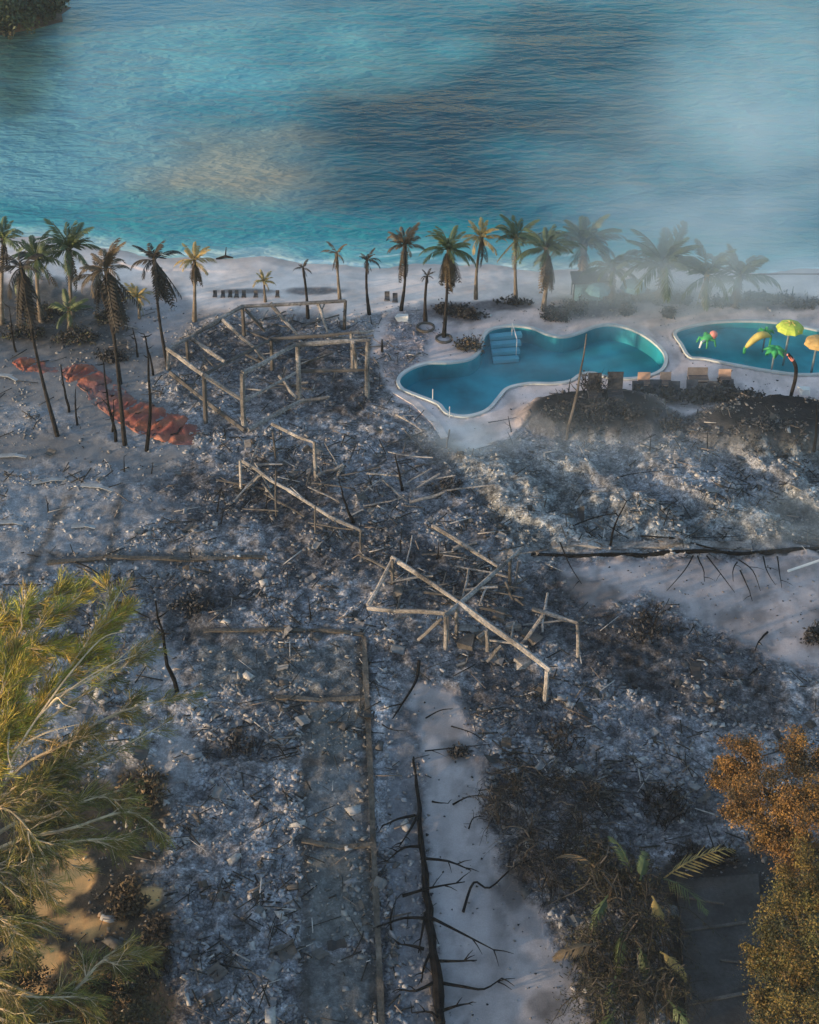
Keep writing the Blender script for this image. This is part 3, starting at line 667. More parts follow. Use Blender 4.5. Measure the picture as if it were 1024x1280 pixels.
ruin("timber_frame_ruin", "burnt-out timber building frame of pale beams left of the big pool",
     [(305, 538, 303, 466, .22, 0), (374, 499, 372, 430, .20, 0), (459, 497, 460, 426, .19, 0), (257, 529, 255, 469, .19, 1), (209, 463, 210, 436, .17, 0), (305, 420, 303, 383, .17, 1),
      (430, 412, 432, 376, .15, 1), (340, 462, 339, 424, .16, 1), (441, 463, 439, 416, .16, 0), (235, 452, 233, 424, .16, 1)],
     [(303, 466, hA, 372, 430, hB, .20, 0), (370, 431, hB, 462, 425, hC, .20, 0), (303, 383, hF, 233, 424, hR, .20, 0), (233, 424, hR, 209, 437, hE, .18, 0), (302, 383, hF, 432, 376, hG, .18, 0),
      (209, 436, hE, 255, 469, hD, .18, 0), (255, 469, hD, 302, 499, 1.7, .18, 0), (213, 466, .5, 306, 538, .25, .18, 1), (306, 501, hA*.5, 373, 464, hB*.5, .14, 0), (373, 464, hB*.5, 460, 462, hC*.5, .15, 1),
      (310, 537, .25, 376, 501, .25, .20, 0), (376, 501, .25, 412, 496, .25, .16, 0), (256, 468, hD, 339, 424, hH, .15, 1), (339, 424, hH, 439, 416, hI, .16, 1), (439, 416, hI, 467, 413, hI-.1, .14, 0),
      (235, 420, hR, 281, 452, 1.0, .17, 0), (279, 400, hF*.9, 318, 434, 1.2, .18, 0), (318, 434, 1.2, 331, 450, .4, .17, 0), (306, 386, hF, 331, 414, .6, .14, 1), (338, 379, hF, 372, 418, .6, .17, 0), (397, 378, hG, 410, 416, .5, .15, 0),
      (240, 420, hR*.9, 280, 399, hF*.9, .15, 1), (349, 470, .5, 371, 497, .3, .15, 0), (441, 428, hC, 446, 462, .4, .16, 0)], [(240, 420, 440, 490, 20, .25), (300, 395, 430, 430, 8, .2)], fat=1.22)
z2 = 1.75
ruin("collapsed_roof_frame", "crossed pale roof beams fallen in the middle of the burnt field",
     [(557, 812, 557, 770, .17, 0), (571, 795, 571, 760, .15, 0), (491, 730, 491, 700, .15, 1), (638, 735, 638, 698, .15, 1), (681, 878, 684, 838, .19, 0), (723, 822, 722, 780, .14, 0), (610, 815, 608, 788, .16, 0)],
     [(490, 697, 1.3, 575, 754, 1.8, .21, 0), (575, 754, 1.8, 688, 838, 1.7, .23, 0), (556, 770, 1.8, 654, 684, 1.6, .20, 0), (460, 757, .3, 491, 698, 1.3, .19, 0), (460, 760, .3, 560, 767, 1.7, .20, 0),
      (523, 800, .2, 553, 773, 1.6, .15, 0), (541, 657, 1.0, 622, 708, .7, .19, 0), (666, 761, 1.3, 723, 779, 1.6, .17, 0), (722, 779, 1.6, 735, 770, 1.6, .10, 1), (679, 769, 1.2, 650, 807, .2, .15, 0),
      (609, 827, .1, 627, 807, .9, .14, 0), (632, 727, .9, 641, 750, .2, .13, 1), (597, 797, .5, 612, 785, .5, .14, 0), (641, 747, .2, 655, 757, .3, .12, 1), (590, 770, .8, 640, 800, .9, .12, 1), (530, 740, .3, 580, 748, .3, .12, 1), (600, 760, .3, 640, 770, .3, .14, 1)], [(480, 690, 680, 810, 30, .3)])
ruin("collapsed_hut_frame", "low broken hut frame with a long sloping beam in the ash",
     [(301, 612, 300, 575, .14, 0), (395, 600, 393, 552, .17, 0), (345, 646, 345, 588, .09, 1), (394, 668, 394, 633, .08, 1), (451, 690, 451, 662, .09, 1), (345, 575, 341, 540, .10, 1)],
     [(301, 575, 1.3, 360, 612, .9, .16, 0), (360, 612, .9, 416, 648, .6, .17, 0), (416, 648, .6, 453, 664, .3, .19, 0), (310, 608, .2, 331, 591, .9, .13, 0), (340, 530, 1.2, 392, 553, 1.7, .17, 0), (396, 595, .6, 429, 581, .9, .16, 0),
      (429, 581, .9, 421, 598, .1, .13, 0), (512, 628, .3, 556, 615, .6, .14, 0), (478, 600, .2, 510, 628, .3, .10, 0), (390, 615, .4, 425, 590, .2, .10, 1)], [(290, 560, 460, 660, 22, .5), (440, 560, 560, 640, 16, .5)])
# tumbled blocks under the crossed beams
for i, (x, y, s) in enumerate([(583, 789, .42), (586, 805, .45), (604, 800, .36), (640, 785, .35), (625, 772, .4), (665, 800, .45), (655, 830, .4), (497, 742, .35)]):
    p = G(x, y, s*.3); b = MB(); v, f = cube_var(60+i); v = v*np.array([1, 1.1, 1.6])
    b.add((Matrix.Rotation(i*1.1, 3, 'Z') @ Vector(q)*s*.8 for q in v), [tuple(q) for q in f]); o = b.build("masonry_block", M['beamd'] if i % 3 else M['beam']); o.location = p
    tag(o, ["square masonry block right of the crossed beams' middle post, upper", "square masonry block right of the crossed beams' middle post, lower", "masonry block just right of the two stacked square blocks", "masonry block behind the long fallen beam, right one", "masonry block behind the long fallen beam, left one", "masonry block under the right hand prop of the crossed beams", "masonry block nearest the low end of the long fallen beam", "masonry block under the left corner of the crossed beams"][i], "block", "blocks under the crossed beams")

# ------------------------------------------------------------------ palms
def frond_mesh(L, droop, m, seed, hang=0.5, pairs=21, width=0.5):
    r = random.Random(seed); b = MB(); pts = []; p = Vector((0, 0, 0)); a = 0.0; n = 8
    yaw = r.uniform(-.15, .15)
    for i in range(n+1):
        pts.append(p.copy()); st_ = L/n
        p = p + Vector((math.cos(a)*st_, math.sin(yaw*i/n)*st_*.5, math.sin(a)*st_)); a -= droop/n*(0.6+0.8*i/n)
    b.tube(pts, [0.035*(1-.8*i/n)+.006 for i in range(n+1)], 3, cap=False)
    for k in range(pairs):
        t = 0.13+0.86*k/(pairs-1); f = t*n; i = min(int(f), n-1); q = pts[i].lerp(pts[i+1], f-i); d = (pts[i+1]-pts[i]).normalized()
        ll = width*L*0.42*math.sin(math.pi*min(1, .22+t*.78))**.7*r.uniform(.8, 1.15)+.12
        for s in (-1, 1):
            if r.random() < 0.10: continue
            side = Vector((-d.y, d.x, 0)).normalized()*s
            e = (side*(1-hang*.6)+d*.65+Vector((0, 0, -hang*r.uniform(.6, 1.2)))).normalized()
            wv = d*0.052
            tip = q+e*ll+Vector((0, 0, -.1*ll)); md = q+e*ll*.5
            b.add([q-wv*.5, q+wv*.5, md+wv*.9, tip, md-wv*.9], [(0, 1, 2, 4), (4, 2, 3)])
    return b.data("frond", M[m])
FM = {}
def fset(m, kind):
    k = (m, kind)
    if k not in FM:
        if kind == 'up': FM[k] = [frond_mesh(1.9, random.uniform(.9, 1.5), m, i, .45) for i in range(5)]
        elif kind == 'arch': FM[k] = [frond_mesh(2.1, random.uniform(1.6, 2.2), m, i+9, .7) for i in range(4)]
        else: FM[k] = [frond_mesh(2.0, random.uniform(.1, .5), m, i+19, .25, 14, .26) for i in range(4)]
    return FM[k]
def palm(label, base, crown, rpx, fresh, nf, skirt, ns, tr='trunk', r0=0.13, sk_len=1.0, wind=0.0, group=None):
    a = G(*base); t = PYp(crown[0], crown[1], a.y+random.uniform(-.3, .3)); S_ = (t-a).length
    root = empty("palm_tree", a); tag(root, label, "palm tree", group); nf = int(nf*random.uniform(.85, 1.3)); tilt_az = random.uniform(0, 6.28); tilt = random.uniform(.05, .3)
    b = MB(); pts = []; bow = Vector((random.uniform(-.3, .3), random.uniform(-.3, .3), 0))*min(S_, 6)*.12
    n = max(5, int(S_/.35)); rad = []
    for i in range(n+1):
        s = i/n; pts.append(a.lerp(t, s)+bow*math.sin(math.pi*s)+Vector((0, 0, -.3 if i == 0 else 0)))
        rad.append(r0*(1.35-.55*min(1, s*2.5) if s < .4 else .8-.2*(s-.4))*(1+.08*(i % 2)))
    b.tube(pts, rad, 8); b.build("trunk", M[tr], root, smooth=True)
    dist = (t-Vector((0, 0, CAM_H))).length; rad_m = rpx*dist/F; sc = rad_m/1.3
    cm = MB(); cm.tube([t+Vector((0, 0, -.25*sc)), t+Vector((0, 0, .1*sc)), t+Vector((0, 0, .4*sc))], [.13*sc, .15*sc, .03*sc], 6); cm.build("crown_heart", M[skirt if ns else fresh], root)
    pinv = PINV[root.name]
    def put(me, az, el, s):
        o = bpy.data.objects.new("frond", me); col.objects.link(o); o.parent = root; o.matrix_parent_inverse = pinv
        o.location = t; o.rotation_euler = Euler((random.gauss(0, .25), -el+tilt*math.cos(az-tilt_az), az), 'XYZ'); o.scale = (s, s, s)
    for i in range(nf):
        az = i*2.39996+random.uniform(-.25, .25); q = i/max(1, nf-1)
        if q < .55: put(random.choice(fset(fresh, 'up')), az, R(random.uniform(45, 82))-wind*0, sc*random.uniform(.6, 1.0))
        else: put(random.choice(fset(fresh, 'arch')), az, R(random.uniform(8, 45)), sc*random.uniform(.65, 1.15))
    for i in range(ns):
        az = i*2.39996+random.uniform(-.3, .3); put(random.choice(fset(skirt, 'hang')), az, R(random.uniform(-88, -68)), sc*sk_len*random.uniform(.75, 1.1))
    return root
palm("tall green coconut palm with the fullest crown in the left cluster", (90, 398), (86, 312), 33, 'green', 18, 'brown', 7)
palm("green palm with thin arching fronds left of the fullest palm", (52, 402), (46, 325), 29, 'green', 15, 'brown', 4)
palm("green palm cut by the left edge of the picture", (2, 405), (4, 302), 28, 'green', 14, 'dark', 5)
palm("leaning palm with long black hanging skirt near the left edge", (72, 545), (27, 335), 30, 'dark', 9, 'dark', 22, 'charb', .095, 1.55)
palm("tall palm with brown crown and heavy dark skirt over the orange fabric", (156, 556), (133, 338), 33, 'brown', 14, 'dark', 20, 'charb', .095, 1.45)
palm("thin dark palm close behind the heavy skirted palm", (150, 480), (122, 345), 24, 'dark', 9, 'dark', 10, 'charb', .10, 1.2)
palm("dark skirted palm with spiky crown at the left end of the bare beach", (211, 463), (193, 326), 24, 'dark', 13, 'dark', 18, 'charb', .09, 1.5)
palm("olive palm with long brown skirt alone on the beach", (243, 402), (243, 326), 20, 'gold', 12, 'brown', 18, 'trunk', .11, 1.15)
palm("small yellow palm on the beach behind the timber ruin", (332, 377), (330, 352), 13, 'gold', 12, 'brown', 2, 'trunk', .08)
palm("low bushy yellow-green palm beside the dark skirted palm", (174, 398), (172, 372), 17, 'gold', 12, 'green', 4, 'trunk', .08)
palm("low olive palm clump under the left cluster", (86, 415), (86, 390), 22, 'green', 14, 'brown', 6, 'trunk', .1)
palm("bare thin palm with a few stubby spikes behind the ruin", (385, 398), (379, 335), 9, 'dark', 6, 'dark', 5, 'charb', .09)
palm("thin palm with narrow upright crown and fronds hanging to the right", (425, 374), (421, 318), 15, 'brown', 8, 'brown', 7, 'trunk', .09, .9)
palm("slim palm with small dark tuft right of the ruin", (462, 394), (459, 326), 13, 'dark', 10, 'dark', 5, 'charb', .09, .8)
palm("dark palm with spread fronds, one hanging low to the right", (501, 389), (506, 308), 25, 'brown', 14, 'brown', 5, 'charb', .09, 1.3)
palm("palm with thick grey hanging skirt left of the pool", (555, 421), (561, 312), 26, 'green', 16, 'brown', 20, 'charb', .095, 1.4)
palm("palm with bright golden crown on the shore above the pool", (595, 374), (602, 298), 23, 'gold', 15, 'brown', 6, 'trunk', .10)
palm("palm with gold tipped crown right of the brightest palm", (645, 374), (645, 300), 27, 'green', 15, 'gold', 3, 'trunk', .10)
palm("bushy dark green palm with thick skirted trunk above the pool", (679, 387), (683, 312), 30, 'green', 18, 'brown', 14, 'trunk', .12, 1.15)
palm("large palm with wide crown at the left edge of the smoke", (722, 364), (730, 308), 42, 'green', 18, 'brown', 5, 'trunk', .12)
palm("smoky palm between the large palm and the palm with widest fronds", (766, 378), (766, 338), 32, 'green', 16, 'brown', 5, 'trunk', .12)
palm("smoky palm with the widest arching fronds behind the pools", (830, 378), (830, 334), 47, 'green', 20, 'brown', 5, 'trunk', .14)
palm("smoky palm with brownish upright crown behind the children's pool", (884, 384), (884, 346), 34, 'green', 18, 'gold', 4, 'trunk', .13)
palm("smoky palm at the right end of the row", (918, 384), (925, 346), 37, 'green', 18, 'brown', 5, 'trunk', .13)
palm("spiky burnt palm stem with stubs left of the grey skirted palm", (532, 402), (534, 345), 9, 'dark', 7, 'dark', 8, 'charb', .10)

# ------------------------------------------------------------------ charred trunks and sticks
def standing(label, base, top, r=0.07, stubs=3, m='charw', group=None, name="burnt_snag"):
    a = G(*base); t = PYp(top[0], top[1], a.y); b = MB(); P = bent(a+Vector((0, 0, -.2)), t, 6, .03)
    b.tube(P, [r*(1.3-.9*i/6) for i in range(7)], 6)
    for i in range(stubs):
        p = P[random.randint(3, 6)]; e = p+Vector((random.uniform(-1, 1), random.uniform(-1, 1), random.uniform(.1, .8)))*.45
        b.tube([p, p.lerp(e, .5)+Vector((0, 0, -.04)), e], [r*.45, r*.35, r*.12], 4)
    o = b.build(name, M[m], loc=tuple(a)); return tag(o, label, "snag", group)
standing("tall black trunk standing left of the red fabric's near end", (184, 564), (183, 420), .09, 5)
standing("pale footed pole leaning across the near edge of the big pool", (707, 550), (735, 418), .075, 1, 'beamd', name="leaning_pole")
standing("short black trunk below the faded pink fabric", (97, 531), (94, 488), .06, 3)
standing("black stem between the faded fabric and the leaning palm", (87, 515), (76, 456), .07, 3)
standing("black multi-stubbed stem beside the heavy skirted palm", (146, 552), (130, 455), .08, 6)
standing("short sooty stem below the red fabric's middle", (140, 540), (142, 500), .05, 3)
standing("thin black stem next to the tall black trunk", (192, 470), (180, 418), .06, 3)
standing("small dark stem behind the red fabric", (172, 446), (166, 410), .06, 4)
standing("leaning dark stem at the far left under the palms", (20, 440), (12, 385), .06, 4)
standing("black stub beside the ash terrace right of the ruin", (478, 440), (478, 424), .08, 0)
standing("tall black snag with bulges right of the golden tree", (222, 866), (196, 752), .085, 5)
standing("black leaning trunk in the ash above the crossed beams", (444, 654), (424, 602), .07, 1)
standing("thin black trunk right of the broken hut frame", (504, 613), (494, 568), .07, 1)
standing("dark stake at the right edge beside the mound", (1018, 560), (1021, 505), .07, 0)
standing("black stake beside the forked twig on the ridges", (762, 683), (783, 626), .05, 5)
standing("dark stick rising behind the far right palms", (990, 372), (992, 358), .05, 0)
standing("black stick in the mound behind the smoke wisps", (708, 500), (712, 478), .05, 2)
for i, (x, y, h) in enumerate([(155, 590, 20), (188, 592, 14), (60, 640, 20), (270, 640, 26), (275, 655, 20), (330, 640, 26), (545, 700, 22), (560, 690, 16), (388, 775, 30), (500, 690, 30), (240, 700, 16), (885, 560, 20), (812, 565, 22), (640, 540, 20)]):
    standing(["taller of two thin sticks in the pale ash below the fabric", "shorter of two thin sticks in the pale ash below the fabric", "thin upright stick in the left edge ash sheet", "rear of two thin sticks left of the hut frame's sloping beam", "front of two thin sticks left of the hut frame's sloping beam", "thin upright stick under the hut frame's sloping beam", "thin upright stick at the upper end of the fallen roof beams", "shorter thin stick at the upper end of the fallen roof beams", "tall thin stick left of the crossed beams in the ash", "tall thin stick above the crossed beams' left corner", "thin upright stick in the ash left of centre", "thin upright stick below the right mound", "thin upright stick below the left mound", "thin upright stick at the near edge of the pool deck"][i], (x, y), (x+random.uniform(-5, 5), y-h), .035, 2, 'charw', "upright sticks in the ash", "charred_stick")
# curved palm by the children's pool
a = G(986, 505); Yb = a.y; P = [Vector((a.x, Yb, a.z-.2))]+[PYp(x, y, Yb) for x, y in ((990, 490), (994, 475), (995, 460), (991, 450), (985, 443))]
root = empty("curved_palm_post", a); tag(root, "curved bare palm stem with white foot beside the children's pool", "palm stem")
b = MB(); b.tube([tuple(p) for p in catmull(P, 3, False)], .10, 7); b.build("stem", M['charb'], root)
b = MB(); b.tube([a+Vector((0, 0, -.1)), a+Vector((0, 0, .45))], [.16, .13], 8); b.build("painted_foot", M['white'], root)
b = MB(); b.tube([P[-2], P[-1]], [.11, .09], 7); b.build("broken_tip", M['pink'], root)

# ------------------------------------------------------------------ orange fabric
tp = [(20, 458, 10, 1.0), (30, 455, 15, 1.0), (42, 457, 15, 1.0), (54, 463, 8, .6), (74, 464, 8, .5), (88, 465, 14, .8), (98, 467, 20, 1.0), (112, 474, 18, .9), (124, 484, 18, .55), (136, 496, 22, .4), (148, 506, 20, .7), (160, 513, 23, .95), (176, 521, 25, .9), (192, 528, 26, .95), (210, 535, 26, .95), (230, 542, 23, .85), (249, 548, 12, .6)]
root = empty("collapsed_fabric_tube", G(120, 480)); tag(root, "long collapsed orange-red fabric tube lying under the burnt palms", "fabric tube")
rings = []
for (x, y, wpx, sat) in tp:
    p = PZ(x, y, 0.0); rings.append((p, wpx*p.y*1.8/F, sat))
rings = [(Vector(q[:3]), q[3], q[4]) for q in catmull([(*r[0], r[1], r[2]) for r in rings], 6, False)]
nr = len(rings); per = 8
for s0 in range(0, nr-1, per):
    seg = rings[s0:min(s0+per+1, nr)]; b = MB(); m_ = 21
    ph = random.uniform(0, 6); 
    for j, (p, wd, sat) in enumerate(seg):
        i = s0+j; d = (rings[min(i+1, nr-1)][0]-rings[max(i-1, 0)][0]); d.z = 0; d.normalize(); sd_ = Vector((-d.y, d.x, 0)); gzv = gzs(p.x, p.y)
        pin = 1-0.13*(abs(j-len(seg)/2)/(len(seg)/2))**3; h = wd*(0.13+0.05*math.sin(i*.45)+.05*math.sin(i*1.5+1.3*math.sin(i*.2)))*sat**.3
        for k in range(m_):
            t = math.pi*k/(m_-1); fold = 1+.32*math.sin(t*5+ph*.3+i*.22)+.12*math.sin(t*11+i*1.3)
            b.v.append(tuple(p+sd_*(math.cos(t)*wd*.75*pin)+Vector((0, 0, gzv-.05+h*math.sin(t)**.8*fold*pin)) + d*random.uniform(-.03, .03)+Vector((0, 0, random.uniform(-.035, .05)*wd)))); b.n += 1
            hot = .5+.5*math.sin(t*3+i*.5); c0 = np.array((.20, .050, .038))*(1-hot)+np.array((.30, .090, .042))*hot; edge_ = abs(math.cos(t))**3; c0 = c0*(1-edge_*.6)+np.array((.30, .13, .10))*edge_*.6; g0 = np.array((.12, .088, .095))
            b.c.append(tuple(g0*(1-sat**1.3)+c0*sat**1.3))
    for j in range(len(seg)-1):
        for k in range(m_-1): b.f.append((j*m_+k, j*m_+k+1, (j+1)*m_+k+1, (j+1)*m_+k))
    b.build("fabric_panel", M['tarp'], root, smooth=True, attr=True)

# ------------------------------------------------------------------ water play figures
def fig(name, px, py, z, label):
    p = PZ(px, py, z); r = empty(name, (p.x, p.y, -.5)); tag(r, label, "water toy"); return p, r
def scale_at(p): return (p-Vector((0, 0, CAM_H))).length/F
p, r = fig("splash_umbrella", 988, 409, 2.0, "lime green splash umbrella, tallest figure in the children's pool"); s = scale_at(p)
b = MB(); b.dome(p-Vector((0, 0, .1)), 16*s, .42, 18, 5, scallop=.05); b.build("canopy", M['lime'], r)
b = MB(); b.tube([(p.x, p.y, -.5), (p.x, p.y, p.z+.2)], .07, 8); b.build("post", M['post'], r)
for k in range(6):
    b = MB(); a_ = k*1.047; b.tube([p+Vector((math.cos(a_)*15*s*u_, math.sin(a_)*15*s*u_, .33*math.cos(u_*1.5)+.0)) for u_ in (.1, .4, .7, 1)], .035, 5); b.build("canopy_rib", M['yel'], r)
p, r = fig("splash_umbrella", 1022, 428, 1.7, "amber splash umbrella cut by the right edge"); s = scale_at(p)
b = MB(); b.dome(p-Vector((0, 0, .1)), 15*s, .45, 16, 5, scallop=.05); b.build("canopy", M['org'], r)
b = MB(); b.tube([(p.x, p.y, -.5), (p.x, p.y, p.z+.2)], .07, 8); b.build("post", M['post'], r)
p, r = fig("leaf_fountain", 969, 438, 1.3, "bright green leaf-topped fountain left of the curved palm stem"); s = scale_at(p)
b = MB(); b.tube([(p.x, p.y, -.5), (p.x, p.y, p.z)], .06, 8); b.build("post", M['post'], r)
for k in range(7):
    a_ = k*.898; d = Vector((math.cos(a_), math.sin(a_), 0)); sd_ = Vector((-d.y, d.x, 0)); b = MB(); V = []
    for i in range(6):
        u_ = i/5; w_ = .24*math.sin(math.pi*(u_*.85+.12)); c_ = p+d*(14*s*u_)+Vector((0, 0, .18*math.sin(u_*2.2)-.30*u_*u_))
        V += [c_-sd_*w_, c_+Vector((0, 0, .07)), c_+sd_*w_, c_-Vector((0, 0, .03))]
    b.add(V, [(i*4+k2, i*4+(k2+1) % 4, i*4+4+(k2+1) % 4, i*4+4+k2) for i in range(5) for k2 in range(4)]); b.build("leaf", M['grn'], r, smooth=True)
p, r = fig("banana_arch", 946, 430, .4, "yellow banana-shaped arch in the children's pool")
A_, B_ = PZ(931, 436, .1), PZ(964, 421, .75); b = MB(); P = []
for i in range(9):
    u_ = i/8; P.append(A_.lerp(B_, u_)+Vector((0, 0, .45*math.sin(math.pi*u_))))
b.tube(P, [.06, .15, .2, .23, .24, .23, .19, .13, .05], 8); b.build("arch", M['yel'], r, smooth=True)
b = MB(); b.tube([P[0]+Vector((0, 0, -.3)), P[0], P[1]], [.08, .10, .09], 7); b.build("tip", M['grn'], r)
b = MB(); b.tube([P[8]-Vector((0, 0, 1.2)), P[8], P[8]+Vector((0, 0, .12))], [.06, .06, .03], 7); b.build("stalk", M['grn'], r)
p, r = fig("leaf_fountain", 957, 418, .7, "small green leaf spray behind the yellow banana arch"); s = scale_at(p)
b = MB(); b.tube([(p.x, p.y, -.5), (p.x, p.y, .75)], .05, 7); b.build("post", M['post'], r)
for k in range(5):
    a_ = k*1.257; d = Vector((math.cos(a_), math.sin(a_), 0)); b = MB(); b.tube([p+d*u_*.5+Vector((0, 0, .3*math.sin(u_*2.6)-.1*u_)) for u_ in (0, .33, .66, 1)], [.05, .12, .10, .02], 5); b.build("leaf", M['grn'], r)
p, r = fig("frog_figure", 884, 428, .1, "green frog-like figure with pink ball in the children's pool"); s = scale_at(p)
b = MB(); b.tube([p+Vector((-.35, -.1, .05)), p+Vector((-.1, 0, .3)), p+Vector((.2, .1, .35)), p+Vector((.42, .1, .12))], [.12, .26, .24, .1], 8); b.build("body", M['grn'], r, smooth=True)
b = MB(); b.dome(p+Vector((.32, .1, .45)), .24, .24, 12, 5); b.dome(p+Vector((.32, .1, .45)), .24, -.2, 12, 5); b.build("ball", M['pink'], r, smooth=True)
for k, d in enumerate([(-.5, -.45), (-.1, -.5), (.45, -.3), (-.55, .2)]):
    b = MB(); b.tube([p+Vector((d[0]*.3, d[1]*.3, .22)), p+Vector((d[0]*.8, d[1]*.8, .25)), p+Vector((d[0], d[1], -.1))], [.09, .07, .05], 6); b.build("leg", M['white'] if k == 0 else M['grn'], r)
b = MB(); b.dome(p+Vector((-.12, .1, .5)), .13, .13, 8, 4); b.build("eye", M['grn'], r)

# ------------------------------------------------------------------ poolside furniture
ORD = ["leftmost", "second", "third", "fourth", "fifth", "sixth", "seventh", "eighth"]
def lounger(name, px, py, wd, ln, cush, label, group, rz=0.0, back=.75, cat="lounger"):
    p = G(px, py); r = empty(name, p); tag(r, label, cat, group); Rm = Matrix.Rotation(rz, 3, 'Z')
    def part(nm, m, fn):
        b = MB(); fn(b); b.v = [tuple(Rm @ Vector(v)+p) for v in b.v]; b.build(nm, M[m], r)
    part("seat", cush, lambda b: b.box((0, 0, .36), (wd, ln*.62, .10)))
    part("seat_frame", 'chair', lambda b: b.box((0, 0, .28), (wd*1.04, ln*.66, .06)))
    part("backrest", cush, lambda b: b.beam((0, ln*.30, .38), (0, ln*.30+ln*.20, .38+back*ln*.42), wd, .09, up=(1, 0, 0)) if False else b.add([(-wd/2, ln*.30, .34), (wd/2, ln*.30, .34), (wd/2, ln*.46, .34+back), (-wd/2, ln*.46, .34+back), (-wd/2, ln*.36, .30), (wd/2, ln*.36, .30), (wd/2, ln*.52, .32+back), (-wd/2, ln*.52, .32+back)], [(0, 1, 2, 3), (7, 6, 5, 4), (0, 4, 5, 1), (1, 5, 6, 2), (2, 6, 7, 3), (3, 7, 4, 0)]))
    for sx in (-1, 1):
        for sy in (-1, 1):
            part("leg", 'chair', lambda b: b.box((sx*wd*.45, sy*ln*.28, .12), (.06, .06, .32)))
    for k in range(4): part("slat", 'chair', lambda b: b.box((0, -ln*.22+k*ln*.14, .425), (wd*.96, ln*.045, .02)))
lounger("pool_chair", 743, 500, .72, 1.2, 'chair', "left of two dark high-backed chairs by the leaning pole", None, 0, 1.0, "chair")
lounger("pool_chair", 769, 500, .8, 1.25, 'chair', "right of two dark high-backed chairs by the leaning pole", None, 0, 1.05, "chair")
for i, (x, y, wd, lb) in enumerate([(805, 486, .8, "leftmost tan lounger between the pools and scorched hedge"), (832, 486, .7, "second tan lounger from the left above the scorched hedge"), (872, 480, 1.3, "widest tan lounger above the scorched hedge"), (906, 482, .8, "rightmost tan lounger half behind the scorched hedge")]):
    lounger("sun_lounger", x, y, wd*.85, 0.95, 'tan', lb, "tan loungers by the pools", 0, .45)
for i, x in enumerate((798, 820, 843, 866, 890, 913)):
    lounger("burnt_lounger", x, 497-(i % 2)*2, .62, 1.2, 'ashcush', ORD[i]+(" " if i == 0 else " from left of the ")+"sooty low loungers behind the scorched hedge" if i else "leftmost sooty low lounger behind the scorched hedge", "sooty loungers behind the hedge", random.uniform(-.2, .2), .35)
def parasol(px, py, h, r_, label, m='parasol'):
    p = G(px, py); r = empty("beach_parasol", p); tag(r, label, "parasol")
    b = MB(); b.tube([p, p+Vector((0, 0, h+.1))], .04, 6); b.build("pole", M['post'], r)
    b = MB(); b.dome(p+Vector((0, 0, h-.4)), r_, .5, 8, 3); b.build("canopy", M[m], r)
parasol(746, 382, 1.4, .75, "teal beach parasol in the smoke left of centre")
parasol(790, 376, 1.3, .8, "teal beach parasol between the smoky palms")
# little dark-roofed kiosk on the beach
p = G(735, 374); r = empty("beach_kiosk", p); tag(r, "small dark-roofed beach kiosk at the edge of the smoke", "kiosk")
b = MB(); b.box(p+Vector((0, 0, 1.45)), (2.2, 1.4, .14)); b.build("roof", M['chair'], r)
b = MB(); b.box(p+Vector((0, .2, .45)), (1.7, .8, .9)); b.build("counter", M['parasol'], r)
for sx in (-1, 1):
    for sy in (-1, 1): b = MB(); b.box(p+Vector((sx*.95, sy*.55, .7)), (.08, .08, 1.4)); b.build("post", M['charb'], r)
# burnt beach chairs in a row, small black crates
def low_chair(px, py, label, group, s=1.0, m='ashcush'):
    p = G(px, py); r = empty("burnt_beach_chair", p); tag(r, label, "beach chair", group)
    b = MB(); b.box(p+Vector((0, 0, .22*s)), (.55*s, .6*s, .1)); b.build("seat", M[m], r)
    b = MB(); b.add([p+Vector(v)*s for v in ((-.27, .25, .2), (.27, .25, .2), (.27, .42, .8), (-.27, .42, .8), (-.27, .33, .2), (.27, .33, .2), (.27, .5, .8), (-.27, .5, .8))], [(0, 1, 2, 3), (7, 6, 5, 4), (0, 4, 5, 1), (1, 5, 6, 2), (2, 6, 7, 3), (3, 7, 4, 0)]); b.build("backrest", M[m], r)
    b = MB()
    for sx in (-1, 1): b.box(p+Vector((sx*.25*s, -.2*s, .1*s)), (.06, .06, .25*s))
    b.build("front_legs", M[m], r)
for i, x in enumerate((269, 279, 288, 296, 305, 320, 347)): low_chair(x, 371, ["leftmost small burnt chair in the row on the beach behind the ruin", ORD[i]+" small burnt chair from the left in the beach row behind the ruin"][i > 0], "burnt chairs on the beach", .42)
for x, y in ((484, 375), (494, 377)): low_chair(x, y, ["left of two small black chairs left of the spread dark palm", "right of two small black chairs beside the spread dark palm"][x > 490], None, .55, 'ashcush')
for x, y, lb in ((503, 400, "pale broken sink-like block on the deck beside the burnt stem"), (1006, 492, "white scrap lying beside the curved palm stem")):
    p = G(x, y, .15); b = MB(); v, f = cube_var(x); b.add([Vector(q)*.32 for q in v*np.array([1, 1, 1.4])], [tuple(q) for q in f]); o = b.build("pale_block", M['white']); o.location = p; tag(o, lb, "block")
# planter kerbs with stems
for x, y, rr, lb in ((532, 410, .55, "round sooty planter at the foot of the spiky burnt stem"), (555, 424, .5, "round sooty planter at the foot of the grey skirted palm")):
    p = G(x, y); b = MB(); V = []; n = 14
    for r_, z in ((rr, -.1), (rr, .12), (rr*.8, .12), (rr*.8, .02)): V += [p+Vector((math.cos(6.2832*k/n)*r_, math.sin(6.2832*k/n)*r_, z)) for k in range(n)]
    b.add(V, [(j*n+k, j*n+(k+1) % n, (j+1)*n+(k+1) % n, (j+1)*n+k) for j in range(3) for k in range(n)]); tag(b.build("planter_ring", M['beamd'], loc=tuple(p)), lb, "planter")

